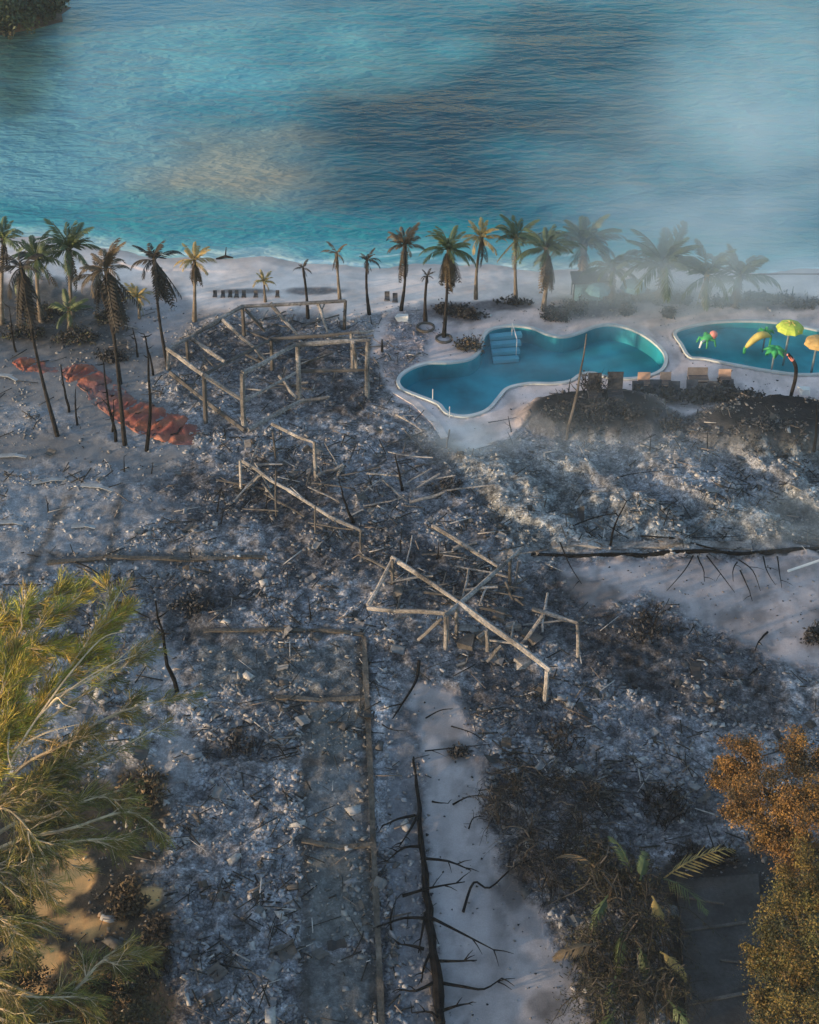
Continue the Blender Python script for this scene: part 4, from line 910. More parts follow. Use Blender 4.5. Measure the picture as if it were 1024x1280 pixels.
# ------------------------------------------------------------------ burnt planting: twiggy shrubs
def twiggy(name, px, py, wpx, hpx, n, label, pal, h=1.0, leafn=400, cat="shrub", group=None, leafs=.10):
    p = G(px, py); s = scale_at(p); rx = wpx*s/2; ry = hpx*s/2*1.3
    root = empty(name, p); tag(root, label, cat, group); b = MB(); tips = []
    for i in range(n):
        a_ = random.uniform(0, 6.283); q = random.random()**.5; x = p.x+math.cos(a_)*rx*q*.85; y = p.y+math.sin(a_)*ry*q*.85
        z = max(gz(x, y), -.2); L = h*random.uniform(.4, 1.1)*(1.1-.5*q)
        e = Vector((x+random.uniform(-.35, .35)*h, y+random.uniform(-.3, .3)*h, z+L)); a0 = Vector((x, y, z-.1)); P = bent(a0, e, 3, .15)
        b.tube(P, [.03, .022, .016, .006], 3, cap=False); tips.append((P[1], P[3]))
        for k in range(2):
            m_ = P[random.randint(1, 2)]; e2 = m_+Vector((random.uniform(-.4, .4), random.uniform(-.3, .3), random.uniform(.05, .4)))*h
            b.tube([m_, m_.lerp(e2, .5)+Vector((0, 0, .03)), e2], [.016, .012, .005], 3, cap=False); tips.append((m_, e2))
    tag(b.build("twigs", M['charw'], root), kind="stuff")
    lb = MB()
    for i in range(leafn):
        a0, e = random.choice(tips); c_ = a0.lerp(e, random.random())+Vector((random.gauss(0, .10), random.gauss(0, .10), random.gauss(0, .06)))
        d = Vector((random.gauss(0, 1), random.gauss(0, 1), random.gauss(0, 1))).normalized()*leafs*random.uniform(.6, 1.4); q = d.orthogonal().normalized()*leafs*.45
        k = random.choice(pal); f_ = random.uniform(.7, 1.4)
        lb.add([c_-d, c_+q, c_+d, c_-q], [(0, 1, 2, 3)], (k[0]*f_, k[1]*f_, k[2]*f_))
    if leafn: tag(lb.build("foliage", M['bush'], root, attr=True), kind="stuff")
    return root
BK = [(.022, .021, .023), (.035, .033, .033), (.05, .048, .05)]; BR = BK+[(.08, .06, .04)]; GY_ = [(.10, .11, .10), (.06, .06, .065), (.15, .14, .13)]
twiggy("burnt_shrub", 745, 520, 150, 40, 110, "large black burnt shrub mound in front of the dark pool chairs", BK, .9, 1500)
twiggy("burnt_shrub", 740, 498, 34, 10, 26, "spiky black shrub rising beside the leaning pole", BK, 1.5, 200)
twiggy("burnt_shrub", 835, 533, 40, 14, 24, "small black shrub at the right end of the burnt mound", BK, 1.0, 250)
twiggy("burnt_shrub", 960, 540, 130, 40, 60, "scorched scrub on the rounded mound right of the sand gap", BK+[(.06, .06, .065)], .45, 800)
for i, (x, lb) in enumerate([(808, "left section of scorched hedge below the tan loungers"), (838, "middle left section of scorched hedge below the tan loungers"), (872, "middle section of scorched hedge below the widest tan lounger"), (905, "tallest right section of scorched hedge by the tan loungers"), (935, "low right end of the scorched hedge by the children's pool")]):
    twiggy("scorched_hedge", x, 499, 34, 12, 30, lb, BK+[(.06, .065, .07)], [.7, .75, .8, 1.1, .6][i], 900, "hedge", leafs=.13)
twiggy("scorched_shrub", 588, 436, 38, 18, 60, "brown spiky shrub at the inner bend of the big pool", [(.09, .065, .04), (.05, .04, .032), (.12, .085, .045)], .95, 300)
twiggy("burnt_shrub", 565, 392, 60, 16, 40, "heap of black burnt shrubbery under the skirted palm", BK, .8, 600)
twiggy("burnt_shrub", 590, 396, 40, 12, 26, "burnt shrub heap right of the grey skirted palm", BK, .6, 400)
twiggy("burnt_shrub", 640, 380, 60, 6, 26, "low dark shrub strip under the golden palms", BK, .5, 320)
twiggy("burnt_shrub", 695, 398, 36, 22, 40, "left of two dark smoky shrubs at the far pool rim", BK+[(.05, .06, .06)], 1.0, 600)
twiggy("burnt_shrub", 720, 390, 40, 20, 36, "right of two dark smoky shrubs at the far pool rim", BK+[(.05, .06, .06)], 1.0, 500)
for i, (x, y, wpx, lb) in enumerate([(775, 378, 40, "smoky shrub right of the beach kiosk"), (806, 375, 40, "smoky shrub below the widest smoky palm, left part"), (850, 378, 40, "smoky shrub below the widest smoky palm, right part"), (945, 375, 40, "dark shrub right of the last smoky palm"), (975, 377, 44, "dark shrub near the right edge behind the children's pool"), (1010, 384, 44, "dark shrub cut by the right edge behind the pool"), (895, 382, 40, "smoky shrub between the two right palms"), (782, 392, 14, "small clipped dark shrub on the deck between the pools"), (836, 396, 10, "tiny dark shrub on the deck left of the children's pool")]):
    twiggy("smoky_shrub", x, y, wpx, 10, 26, lb, BK+[(.06, .065, .065)], .75, 420)
twiggy("burnt_shrub", 140, 450, 34, 14, 30, "round black shrub behind the faded part of the fabric", BK, .9, 500)
for i, (x, y, wpx, lb) in enumerate([(30, 420, 60, "dark scrub under the left edge palms"), (95, 425, 60, "dark scrub under the low olive palm"), (60, 395, 60, "dark scrub among the left palm trunks"), (140, 400, 40, "dark scrub behind the heavy skirted palm")]):
    twiggy("burnt_shrub", x, y, wpx, 22, 40, lb, BR+[(.05, .055, .03)], .8, 600)
twiggy("burnt_shrub", 1020, 800, 20, 26, 30, "round black shrub at the right edge of the pale road", BK, .7, 500)
twiggy("burnt_shrub", 812, 790, 60, 46, 34, "black shrub with curled branches at the near road edge", BK, 1.2, 120)
twiggy("burnt_shrub", 575, 942, 26, 12, 16, "small black twig heap on the near path", BK, .35, 200)
twiggy("burnt_shrub", 240, 760, 60, 40, 34, "black burnt scrub beside the tall snag", BK, .5, 400)
twiggy("burnt_shrub", 560, 610, 60, 30, 26, "black scrub patch above the fallen crossed beams", BK, .4, 260)
twiggy("burnt_shrub", 300, 935, 50, 30, 26, "black scrub patch in the left rubble", BK, .35, 260)
# beach rope on the right
b = MB(); b.tube([PZ(x, 342.5+.3*math.sin(x*.1), -.2) for x in (948, 965, 985, 1005, 1030, 1060, 1120)], .05, 5); tag(b.build("shore_rope", M['rope']), "thin reddish-brown rope line along the right beach", "rope")
b = MB(); a_ = PZ(282, 324, SEA); b.tube([a_+Vector((-.6, 0, .0)), a_+Vector((0, .1, .15)), a_+Vector((.5, 0, .1))], [.08, .1, .04], 6); b.tube([a_+Vector((0, .1, .15)), a_+Vector((.1, .1, .8))], [.06, .02], 5); tag(b.build("driftwood", M['charb'], loc=tuple(a_)), "forked piece of driftwood at the waterline on the left beach", "driftwood")

# ------------------------------------------------------------------ fallen charred tree on the near path
def fallen(name, label, trunk, r0, r1, branches, m='charw', z=.18, cat="fallen tree", sub=3, br=.062):
    P = [G(x, y, z) for x, y in trunk]; root = empty(name, P[0]); tag(root, label, cat); b = MB(); Q = [Vector(q) for q in catmull(P, 4, False)]
    n = len(Q); b.tube([q+Vector((random.uniform(-.06, .06), random.uniform(-.04, .04), random.uniform(-.03, .04))) for q in Q], [(r0+(r1-r0)*i/(n-1))*random.uniform(.8, 1.2) for i in range(n)], 8); b.build("trunk", M[m], root)
    for pts in branches:
        BP = [G(x, y, z+.12*math.sin(1.6*i)) for i, (x, y) in enumerate(pts)]
        if len(BP) == 2: BP = bent(BP[0], BP[1], 4, .07)
        else: BP = [Vector(q) for q in catmull(BP, 3, False)]
        b = MB(); k = len(BP); b.tube(BP, [br*(1.1-.8*i/(k-1)) for i in range(k)], 5)
        for j in range(sub):
            q = BP[random.randint(k//2, k-1)]; d = (BP[-1]-BP[0])*.28; a_ = random.uniform(-1.1, 1.1)
            e = q+Vector((d.x*math.cos(a_)-d.y*math.sin(a_), d.x*math.sin(a_)+d.y*math.cos(a_), random.uniform(0, .3))); b.tube([q, q.lerp(e, .5)+Vector((0, 0, .05)), e], [br*.45, br*.3, br*.12], 4)
        b.build("branch", M[m], root)
    return root
fallen("fallen_charred_tree", "long black fallen tree trunk with side branches along the near path", [(518, 950), (522, 1000), (528, 1060), (536, 1140), (544, 1210), (551, 1290), (556, 1370)], .04, .22,
       [[(519, 1023), (498, 1030), (479, 1036)], [(526, 1077), (560, 1083), (589, 1092)], [(503, 1124), (540, 1116), (581, 1106)], [(537, 1150), (575, 1172), (617, 1191)], [(536, 1152), (505, 1154), (471, 1163)], [(542, 1205), (570, 1208), (596, 1204)],
        [(548, 1232), (580, 1240), (605, 1240), (627, 1224)], [(551, 1268), (570, 1264), (586, 1258)], [(528, 1062), (505, 1066), (484, 1080)], [(524, 1020), (512, 1045), (499, 1062)], [(532, 1145), (528, 1170), (523, 1195)], [(541, 1190), (530, 1215), (527, 1232)], [(545, 1230), (520, 1245), (500, 1240)], [(530, 1190), (512, 1188), (498, 1184)], [(553, 1290), (540, 1272), (515, 1270)]])
def stick(label, pts, r=.035, group=None, m='charw', z=.10, name="fallen_branch", sub=1):
    P = [G(x, y, z+.08*(i % 2)) for i, (x, y) in enumerate(pts)]
    P = bent(P[0], P[1], 5, .08) if len(P) == 2 else [Vector(q) for q in catmull(P, 4, False)]
    b = MB(); k = len(P); b.tube(P, [r*(1.1-.75*i/(k-1)) for i in range(k)], 5)
    for j in range(sub):
        q = P[random.randint(1, k-1)]; d = (P[-1]-P[0])*.3; a_ = random.choice((-.8, .8))
        e = q+Vector((d.x*math.cos(a_)-d.y*math.sin(a_), d.x*math.sin(a_)+d.y*math.cos(a_), .12)); b.tube([q, q.lerp(e, .5)+Vector((0, 0, .05)), e], [r*.5, r*.35, r*.12], 4)
    return tag(b.build(name, M[m], loc=tuple(P[0])), label, "branch", group)
for i, pts in enumerate([[(866, 698), (855, 718), (833, 742)], [(871, 698), (880, 732)], [(883, 698), (900, 722), (918, 744)], [(921, 706), (916, 732)], [(923, 703), (940, 718), (950, 742)], [(925, 716), (940, 756)], [(954, 699), (969, 736)], [(971, 699), (976, 739)]]):
    stick(["leftmost", "second", "third", "fourth", "fifth", "sixth", "seventh", "rightmost"][i]+" thin charred branch from the left hanging off the black kerb onto the road", pts, .035, "branches along the black kerb", z=.16)
for lb, pts, r in [("charred branch crossing the left end of the black kerb", [(700, 680), (712, 710), (727, 732)], .035), ("black branch lying on the near edge of the pale road", [(959, 792), (943, 817)], .05), ("small black branch below the pale road near the right bush", [(946, 838), (936, 848)], .05),
                   ("tangled branch pile on the black kerb's middle", [(836, 674), (870, 684), (905, 692)], .06), ("dark branch lying along the ledge behind the kerb", [(800, 672), (860, 676), (930, 672)], .035), ("forked black twig on the ash ridges", [(714, 660), (745, 650), (765, 645)], .04),
                   ("thick curved black branch at the top of the near path", [(524, 828), (520, 855), (503, 882), (491, 902)], .07), ("straight twig across the upper near path", [(531, 941), (575, 938), (617, 932)], .03), ("twig slanting down the upper near path", [(564, 910), (590, 920), (608, 931)], .03),
                   ("branch with fork on the middle of the near path", [(566, 1008), (585, 1000), (608, 996)], .04), ("twig beside the dark scrub on the near path", [(586, 1038), (592, 1026), (606, 1023)], .03), ("short thick stick right of the fallen trunk top", [(540, 1004), (560, 1008)], .04),
                   ("long crooked branch from the scorched scrub onto the near path", [(579, 1142), (592, 1107), (612, 1112), (645, 1086), (690, 1070)], .05), ("twig curve left of the upper near path", [(478, 908), (490, 916), (510, 916)], .03), ("short dark stick left of the fallen trunk", [(489, 1166), (496, 1128)], .04),
                   ("forked twig at the head of the near path", [(532, 900), (550, 892), (566, 888)], .035), ("slanting dark branch in the ash above the golden tree", [(95, 705), (115, 715), (138, 730)], .05), ("long dark branch left of the black scrub", [(150, 755), (170, 768), (188, 775)], .06), ("thin dark twig over the ash near the left edge", [(5, 733), (30, 735), (55, 732)], .035),
                   ("curled dark branch in the black field", [(770, 600), (790, 596), (830, 590)], .035), ("dark branch across the ash at the pool's near end", [(610, 530), (640, 526)], .03), ("pale fallen stick near the hut frame", [(495, 520), (520, 536), (535, 548)], .05)]:
    stick(lb, pts, r, m='beam' if lb.startswith('pale') else 'charw')
b = MB(); a_, q_ = G(984, 719, .25), G(1034, 704, .35); b.tube([a_, q_], .06, 8); tag(b.build("fallen_pole", M['white'], loc=tuple(a_)), "white pole lying across the right end of the pale road", "pole")
for i, (x0, y0, x1, y1, lb) in enumerate([(0, 572, 34, 574, "upper white scrap strip at the left edge"), (40, 606, 82, 602, "narrow white strip in the left ash"), (102, 608, 142, 616, "widest white sheet scrap in the left ash"), (0, 470, 22, 478, "pale broken board at the left edge by the fabric"), (0, 655, 30, 658, "lower white scrap strip at the left edge"), (90, 660, 120, 662, "small white strip below the widest sheet")]):
    b = MB(); a_, q_ = G(x0, y0, .12), G(x1, y1, .14); mm_ = a_.lerp(q_, .55)+Vector((.1, .12, .02)); b.beam(a_, mm_, .30, .03); b.beam(mm_+Vector((-.1, -.05, .035)), q_, .20, .03); tag(b.build("pale_sheet", M['sheet'], loc=tuple(a_)), lb, "sheet")
# burnt slab with battens, bottom right
P = [PZ(x, y, .20) for x, y in ((846, 1100), (948, 1092), (965, 1300), (862, 1310))]; r = empty("sooty_slab", P[0]); tag(r, "dark sooty flat slab between the green strands and the right trees", "slab")
b = MB(); b.add([p for p in P]+[p-Vector((0, 0, .6)) for p in P], [(3, 2, 1, 0), (4, 5, 6, 7), (0, 1, 5, 4), (1, 2, 6, 5), (2, 3, 7, 6), (3, 0, 4, 7)]); b.build("slab_top", M['slab'], r)
for (x0, y0, x1, y1, wd) in ((852, 1164, 932, 1153, .09), (856, 1256, 948, 1238, .10), (850, 1120, 905, 1130, .06), (900, 1200, 955, 1206, .05)):
    b = MB(); b.beam(PZ(x0, y0, .235), PZ(x1, y1, .235), wd, .08); b.build("batten", M['beamd'], r)

# ------------------------------------------------------------------ living and scorched trees in the foreground
def needle_tree(name, label, base, top_z, limbs, pal, nb, nn, nl, droop, wid, spread, trunk_m='barkd', limb_m='bark', trunk_r=.22, side=.55):
    a = G(*base); root = empty(name, a); tag(root, label, "tree")
    b = MB(); tt = Vector((a.x, a.y, top_z)); b.tube(bent(a+Vector((0, 0, -.3)), tt, 7, .03), [trunk_r*(1.2-.1*i) for i in range(8)], 8); b.build("trunk", M[trunk_m], root)
    for li, L in enumerate(limbs):
        P = [PZ(*q) for q in L]; st_ = a.lerp(tt, min(.95, max(.2, (P[0].z-a.z-.5)/(top_z-a.z))))
        Q = [Vector(q) for q in catmull([st_]+P, 5, False)]; n = len(Q); b = MB()
        b.tube(Q, [.085*(1-i/n)+.012 for i in range(n)], 5)
        Vn = []; Fn = []; Cn = []; off = 0
        LIMB = [(Q, .22)]
        for k in range(7):
            f = random.uniform(.3, .92)*(n-1); i = int(f); q = Q[i]; d = (Q[i+1]-Q[i]).normalized(); sl = random.uniform(.9, 2.0)*(1.15-.5*f/n)
            dd = (d+Vector((random.gauss(0, .42), random.gauss(0, .42), random.gauss(0, .3)+.05))).normalized(); up_ = Vector((0, 0, .1-droop*.35))
            S2 = [q+dd*sl*t_+up_*sl*t_*t_+Vector((random.gauss(0, .03), random.gauss(0, .03), random.gauss(0, .03))) for t_ in (0, .25, .5, .75, 1)]
            b.tube(S2, [.035, .028, .02, .014, .006], 4, cap=False); LIMB.append((S2, .15))
        for k in range(nb):
            Q_, f0 = LIMB[0] if k % 3 == 0 else random.choice(LIMB[1:]); n_ = len(Q_)
            f = (f0+(1-f0)*random.random()**.8)*(n_-1); i = min(int(f), n_-2); q = Q_[i].lerp(Q_[i+1], f-i); d = (Q_[i+1]-Q_[i]).normalized()
            bd = (d*1.0+Vector((random.gauss(0, spread), random.gauss(0, spread), random.gauss(0, spread)*.7-droop*.2))).normalized(); bl = random.uniform(.4, 1.15)*(1.1-.5*f/n_)
            e1 = q+bd*bl*.5; e2 = q+bd*bl+Vector((0, 0, -droop*bl*.4)); b.tube([q, e1, e2], [.014, .010, .004], 3, cap=False)
            shade = random.uniform(.65, 1.25); pc = np.array(random.choice(pal))*shade
            t = rng.random(nn); base_p = np.array(q)[None]*(1-t[:, None])+np.array(e2)[None]*t[:, None]+rng.normal(0, .05, (nn, 3))
            dr = np.array(bd)[None]+rng.normal(0, side, (nn, 3))+np.array((0, 0, -droop))[None]*.5; dr /= np.linalg.norm(dr, axis=1, keepdims=True)
            ln = nl*rng.uniform(.6, 1.3, (nn, 1)); sidev = np.cross(dr, rng.normal(0, 1, (nn, 3))); sidev /= np.linalg.norm(sidev, axis=1, keepdims=True); sidev *= wid
            mid = base_p+dr*ln*.5+np.array((0, 0, -.02)); tip = base_p+dr*ln+np.array((0, 0, -droop*.06))
            V = np.stack([base_p, mid+sidev, tip, mid-sidev], 1).reshape(-1, 3); Vn.append(V)
            Fn.append(np.arange(nn*4).reshape(-1, 4)+off); off += nn*4
            Cn.append(np.repeat(pc[None]*rng.uniform(.7, 1.3, (nn, 1)), 4, 0))
        b.build("branch", M[limb_m], root)
        o = bpy.data.objects.new("foliage", np_mesh("foliage", np.concatenate(Vn), np.concatenate(Fn), M['leaf'], np.concatenate(Cn))); col.objects.link(o); o.parent = root; o.matrix_parent_inverse = PINV[root.name]
    return root
YG = [(.30, .27, .03), (.38, .29, .04), (.20, .23, .03), (.28, .19, .035)]; OG = [(.13, .13, .028), (.19, .16, .032), (.08, .09, .022), (.21, .15, .036)]
needle_tree("casuarina_tree", "large feathery golden-green tree leaning in from the left edge", (-70, 1150), 9.0,
    [[(-30, 980, 6.0), (30, 910, 7.2), (90, 830, 8.2), (152, 738, 9.0)], [(-30, 960, 6.5), (60, 870, 7.5), (110, 810, 8.0), (150, 765, 8.2)], [(-60, 900, 7.5), (-10, 840, 8.5), (40, 790, 9.0), (95, 752, 9.0)], [(-60, 860, 7.5), (-20, 800, 8.0), (40, 760, 8.2), (80, 735, 8.2)],
     [(-40, 920, 8), (0, 870, 9.0), (15, 820, 9.6)], [(-40, 960, 7.5), (-5, 930, 8.4), (20, 870, 9.0)], [(-50, 890, 7), (-20, 850, 7.4), (30, 815, 7.5), (85, 800, 7.5)]], YG, 115, 36, .42, .2, .011, .36, side=.34)
_t = [o for o in col.objects if o.name == "casuarina_tree"][0]
for pts in [[(10, 960, 8), (45, 900, 9), (90, 860, 9.6), (130, 835, 9.8), (172, 818, 9.8)], [(45, 900, 9), (85, 845, 9.8), (125, 800, 10), (150, 790, 10)], [(60, 885, 9.2), (72, 872, 9.6), (80, 880, 9.7), (96, 886, 9.6)], [(12, 905, 8.5), (10, 940, 8.6), (14, 958, 8.4)], [(70, 870, 9.4), (120, 845, 9.7), (168, 808, 9.7)], [(30, 930, 8.6), (60, 915, 8.9), (100, 905, 9)]]:
    b = MB(); P = [Vector(q) for q in catmull([PZ(*q) for q in pts], 4, False)]; b.tube(P, [.045*(1-.75*i/(len(P)-1)) for i in range(len(P))], 5); b.build("bare_branch", M['bark'], _t)
needle_tree("casuarina_tree", "darker olive feathery tree reaching right over the ash from the left", (-60, 1230), 6.5,
    [[(10, 975, 5), (80, 930, 5.6), (150, 890, 5.8), (240, 868, 5.6)], [(0, 1000, 4.8), (70, 970, 5.2), (140, 940, 5.2), (205, 905, 5.0)], [(0, 960, 5.2), (60, 900, 5.8), (130, 850, 6.0), (190, 800, 5.8)], [(0, 1040, 4.5), (60, 1020, 4.8), (110, 1000, 4.8), (160, 985, 4.5)],
     [(-10, 1070, 4.2), (50, 1060, 4.4), (110, 1050, 4.2), (150, 1062, 3.8)], [(-20, 1010, 4.8), (30, 985, 5.3), (70, 955, 5.5)], [(-30, 1100, 4), (10, 1090, 4.2), (40, 1110, 3.9)], [(-30, 1040, 5), (0, 1010, 5.6), (30, 1030, 5.4), (60, 1080, 4.6)], [(-30, 1150, 3.5), (10, 1150, 3.9), (30, 1190, 3.2)], [(-30, 1220, 3), (30, 1245, 3.2), (110, 1245, 2.6)], [(0, 1060, 4.5), (90, 1035, 4.6), (160, 1015, 4.2), (200, 1040, 3.4)], [(-20, 1260, 3), (40, 1285, 2.8), (90, 1300, 2.4)], [(60, 1250, 2.6), (130, 1200, 2.6), (175, 1190, 2.0)]], OG, 80, 30, .38, .45, .011, .40, side=.40)
def tangle(name, label, pts, n, pal, hmax, nleaf, leafpal):
    P0 = [G(*q[:2]) for q in pts]; c = P0[0]; root = empty(name, c); tag(root, label, "shrub"); vines = MB(); lb = MB()
    for k, (x, y, rpx) in enumerate(pts):
        p = P0[k]; s_ = scale_at(p); rr = rpx*s_
        b = MB(); P = bent(p+Vector((0, 0, -.2)), p+Vector((random.uniform(-.5, .5), random.uniform(-.4, .4), hmax*random.uniform(.7, 1))), 4, .12); b.tube(P, [.075, .06, .05, .035, .02], 6); b.build("stem", M['barkd'], root)
        for i in range(n):
            st_ = P[random.randint(1, 4)]+Vector((random.gauss(0, .25), random.gauss(0, .25), random.gauss(0, .1))); a_ = random.uniform(0, 6.283); L = rr*random.uniform(.4, 1.15); up_ = random.uniform(-.1, .5)*hmax*.6
            e = Vector((st_.x+math.cos(a_)*L, st_.y+math.sin(a_)*L, max(.05, random.random()**2*hmax*.6)))
            Q = [st_.lerp(e, t_)+Vector((random.gauss(0, .07), random.gauss(0, .07), up_*math.sin(math.pi*t_)+random.gauss(0, .04))) for t_ in (0, .2, .4, .6, .8, 1)]
            r_ = random.choice((.010, .013, .02, .03)); cc = random.choice(pal); vines.tube(Q, [r_*(1-.7*t_/5) for t_ in range(6)], 3, cc, False)
            for m_ in range(nleaf):
                q = Q[random.randint(1, 5)]+Vector((random.gauss(0, .13), random.gauss(0, .13), random.gauss(0, .10))); d = Vector((random.gauss(0, .6), random.gauss(0, .6), random.gauss(-.7, .6))).normalized()*random.uniform(.07, .2); w_ = d.orthogonal().normalized()*.016
                lc = random.choice(leafpal); f_ = random.uniform(.6, 1.4); lb.add([q, q+d*.5+w_, q+d, q+d*.5-w_], [(0, 1, 2, 3)], (lc[0]*f_, lc[1]*f_, lc[2]*f_))
    tag(vines.build("twigs", M['bush'], root, attr=True), kind="stuff"); tag(lb.build("foliage", M['bush'], root, attr=True), kind="stuff")
TW = [(.014, .013, .013), (.03, .026, .023), (.075, .065, .055), (.022, .023, .016), (.012, .012, .013)]; TL = [(.026, .030, .014), (.028, .025, .015), (.016, .018, .011), (.055, .050, .027), (.014, .014, .012)]
tangle("scorched_thicket", "brown-green scorched thicket along the right side of the near path", [(735, 1090, 45), (760, 1130, 55), (805, 1120, 50), (775, 1190, 60), (740, 1215, 40), (815, 1200, 50), (790, 1260, 60), (835, 1270, 45), (760, 1290, 50)], 60, TW, 2.4, 26, TL)
_t = [o for o in col.objects if o.name == "scorched_thicket"][0]
for i, (x, y, az, el, mm) in enumerate([(745, 1085, 2.4, .3, 'brown'), (760, 1120, -2.2, .1, 'green'), (800, 1100, 1.2, .4, 'green'), (815, 1120, -1.2, -.1, 'gold'), (780, 1160, -2.0, -.3, 'green'), (745, 1180, 3.4, .1, 'brown'), (800, 1185, -1.3, -.5, 'green'), (825, 1190, -.6, .0, 'gold'), (770, 1220, -1.9, -.3, 'green'), (800, 1240, -1.4, -.3, 'brown'), (835, 1250, -.9, -.1, 'green'), (770, 1262, -2.2, .1, 'green'), (790, 1090, 1.9, .5, 'green'), (830, 1215, -1.6, -.5, 'brown')]):
    o = bpy.data.objects.new("frond", frond_mesh(random.uniform(1.2, 1.9), random.uniform(.8, 1.6), mm, 400+i, .5, 18, .42)); col.objects.link(o); o.parent = _t; o.matrix_parent_inverse = PINV[_t.name]; o.location = PZ(x, y, random.uniform(1.2, 2.1)); o.rotation_euler = (random.gauss(0, .4), -el, az)
tangle("burnt_thicket", "dark leafless thicket of curled twigs right of the near path's middle", [(640, 1000, 42), (665, 1040, 50), (690, 985, 45), (720, 1035, 45), (655, 1075, 40), (700, 1075, 45), (625, 1030, 36), (690, 1110, 40), (740, 1000, 40)], 60, [(.010, .010, .011), (.014, .013, .013), (.03, .026, .023), (.10, .088, .078)], 1.4, 5, [(.014, .013, .013), (.024, .021, .017)])
def leafy_tree(name, label, base, crowns, pal, nleaf, ls, trunk_m='barkd'):
    a = G(*base); root = empty(name, a); tag(root, label, "tree"); top = a.z+2.2
    b = MB(); tt = Vector((a.x, a.y, a.z+2.0)); b.tube(bent(a+Vector((0, 0, -.3)), tt, 5, .05), [.22, .19, .17, .15, .13, .11], 7); b.build("trunk", M[trunk_m], root)
    for (px, py, z, rpx, rz) in crowns:
        c = PZ(px, py, z); s = scale_at(c); rr = rpx*s; b = MB(); P = bent(tt-Vector((0, 0, .3)), c, 4, .08); b.tube(P, [.09, .075, .06, .045, .02], 5); ends = []
        nclump = 26
        for k in range(nclump):
            d = Vector((random.gauss(0, 1), random.gauss(0, 1), random.gauss(0, 1))).normalized(); q = random.uniform(.35, 1.0)**.6; e = c+Vector((d.x*rr*q, d.y*rr*q, d.z*rr*rz*q)); m_ = P[3].lerp(e, .5)+Vector((0, 0, .1)); b.tube([P[3], m_, e], [.03, .02, .006], 3, cap=False); ends.append((m_, e))
        b.build("branch", M[trunk_m], root)
        ci = rng.integers(0, nclump, nleaf); E = np.array([tuple(e) for _, e in ends]); Mi = np.array([tuple(m) for m, _ in ends])
        cs = rng.uniform(.22, .50, nclump)*rr; u_ = rng.random(nleaf)[:, None]**.5
        ctr = Mi[ci]*(1-u_)+E[ci]*u_ + rng.normal(0, 1, (nleaf, 3))*cs[ci][:, None]*.42*np.array((1, 1, .7))
        d = rng.normal(0, 1, (nleaf, 3)); d /= np.linalg.norm(d, axis=1, keepdims=True); q = np.cross(d, rng.normal(0, 1, (nleaf, 3))); q /= np.linalg.norm(q, axis=1, keepdims=True)
        l_ = ls*rng.uniform(.6, 1.4, (nleaf, 1)); V = np.stack([ctr-d*l_, ctr+q*l_*.5, ctr+d*l_, ctr-q*l_*.5], 1).reshape(-1, 3)
        pc = np.array(pal)[rng.integers(0, len(pal), nclump)][ci]*rng.uniform(.6, 1.4, (nleaf, 1))
        o = bpy.data.objects.new("foliage", np_mesh("foliage", V, np.arange(nleaf*4).reshape(-1, 4), M['leaf'], np.repeat(pc, 4, 0))); col.objects.link(o); o.parent = root; o.matrix_parent_inverse = PINV[root.name]
    return root
OR = [(.17, .092, .028), (.21, .118, .032), (.13, .072, .025), (.065, .046, .022)]; OY = [(.135, .10, .026), (.085, .08, .022), (.11, .072, .022), (.04, .043, .018)]
leafy_tree("scorched_leafy_tree", "rust-orange scorched tree at the right edge", (985, 1095), [(925, 945, 3.4, 32, .8), (960, 985, 3.8, 42, .8), (1005, 940, 3.8, 34, .8), (930, 1000, 3.0, 34, .8), (1010, 1010, 4.2, 40, .9), (965, 1040, 2.8, 34, .8), (1000, 1065, 3.0, 34, .8), (905, 965, 2.6, 24, .8), (1030, 980, 4.4, 40, .9)], OR, 6500, .04)
leafy_tree("scorched_leafy_tree", "yellow-olive tree in the bottom right corner", (1050, 1290), [(1000, 1090, 3.6, 40, .9), (985, 1150, 3.6, 44, .9), (1020, 1190, 4.4, 46, .9), (985, 1225, 3.4, 46, .9), (1000, 1275, 4.0, 50, .9), (1030, 1110, 4.6, 36, .9), (960, 1190, 2.8, 30, .9), (965, 1260, 2.8, 34, .9)], OY, 6500, .04)
leafy_tree("undergrowth_tree", "dark olive undergrowth bush in the bottom left corner", (30, 1290), [(20, 1230, 1.6, 46, .6), (90, 1262, 1.2, 50, .5), (10, 1130, 2.0, 34, .6), (150, 1235, 1.0, 44, .5), (175, 1290, 1.2, 44, .5)], [(.05, .045, .022), (.035, .032, .02), (.08, .06, .03)], 2600, .06)
twiggy("dry_shrub", 178, 1000, 46, 60, 60, "brown drying scrub at the edge of the left rubble", [(.10, .075, .045), (.06, .05, .035), (.14, .10, .06)], 1.3, 700, leafs=.10)
twiggy("dry_shrub", 195, 1190, 40, 90, 60, "dark dry scrub on the lower edge of the left rubble", [(.05, .04, .03), (.035, .03, .026)], .8, 700, leafs=.10)
twiggy("dry_shrub", 160, 1130, 50, 50, 40, "twiggy brown shrub between the sunlit sand patches", [(.08, .06, .035), (.05, .04, .03)], .8, 500, leafs=.10)
twiggy("burnt_shrub", 880, 1075, 90, 20, 40, "black shrub arching below the yellow frond", BK, .8, 700)
twiggy("burnt_shrub", 830, 1010, 60, 60, 40, "thin black twig thicket left of the rust-orange tree", BK, 1.1, 120)
twiggy("burnt_shrub", 700, 930, 60, 50, 34, "thin black twig thicket below the fallen roof end", BK, .8, 100)
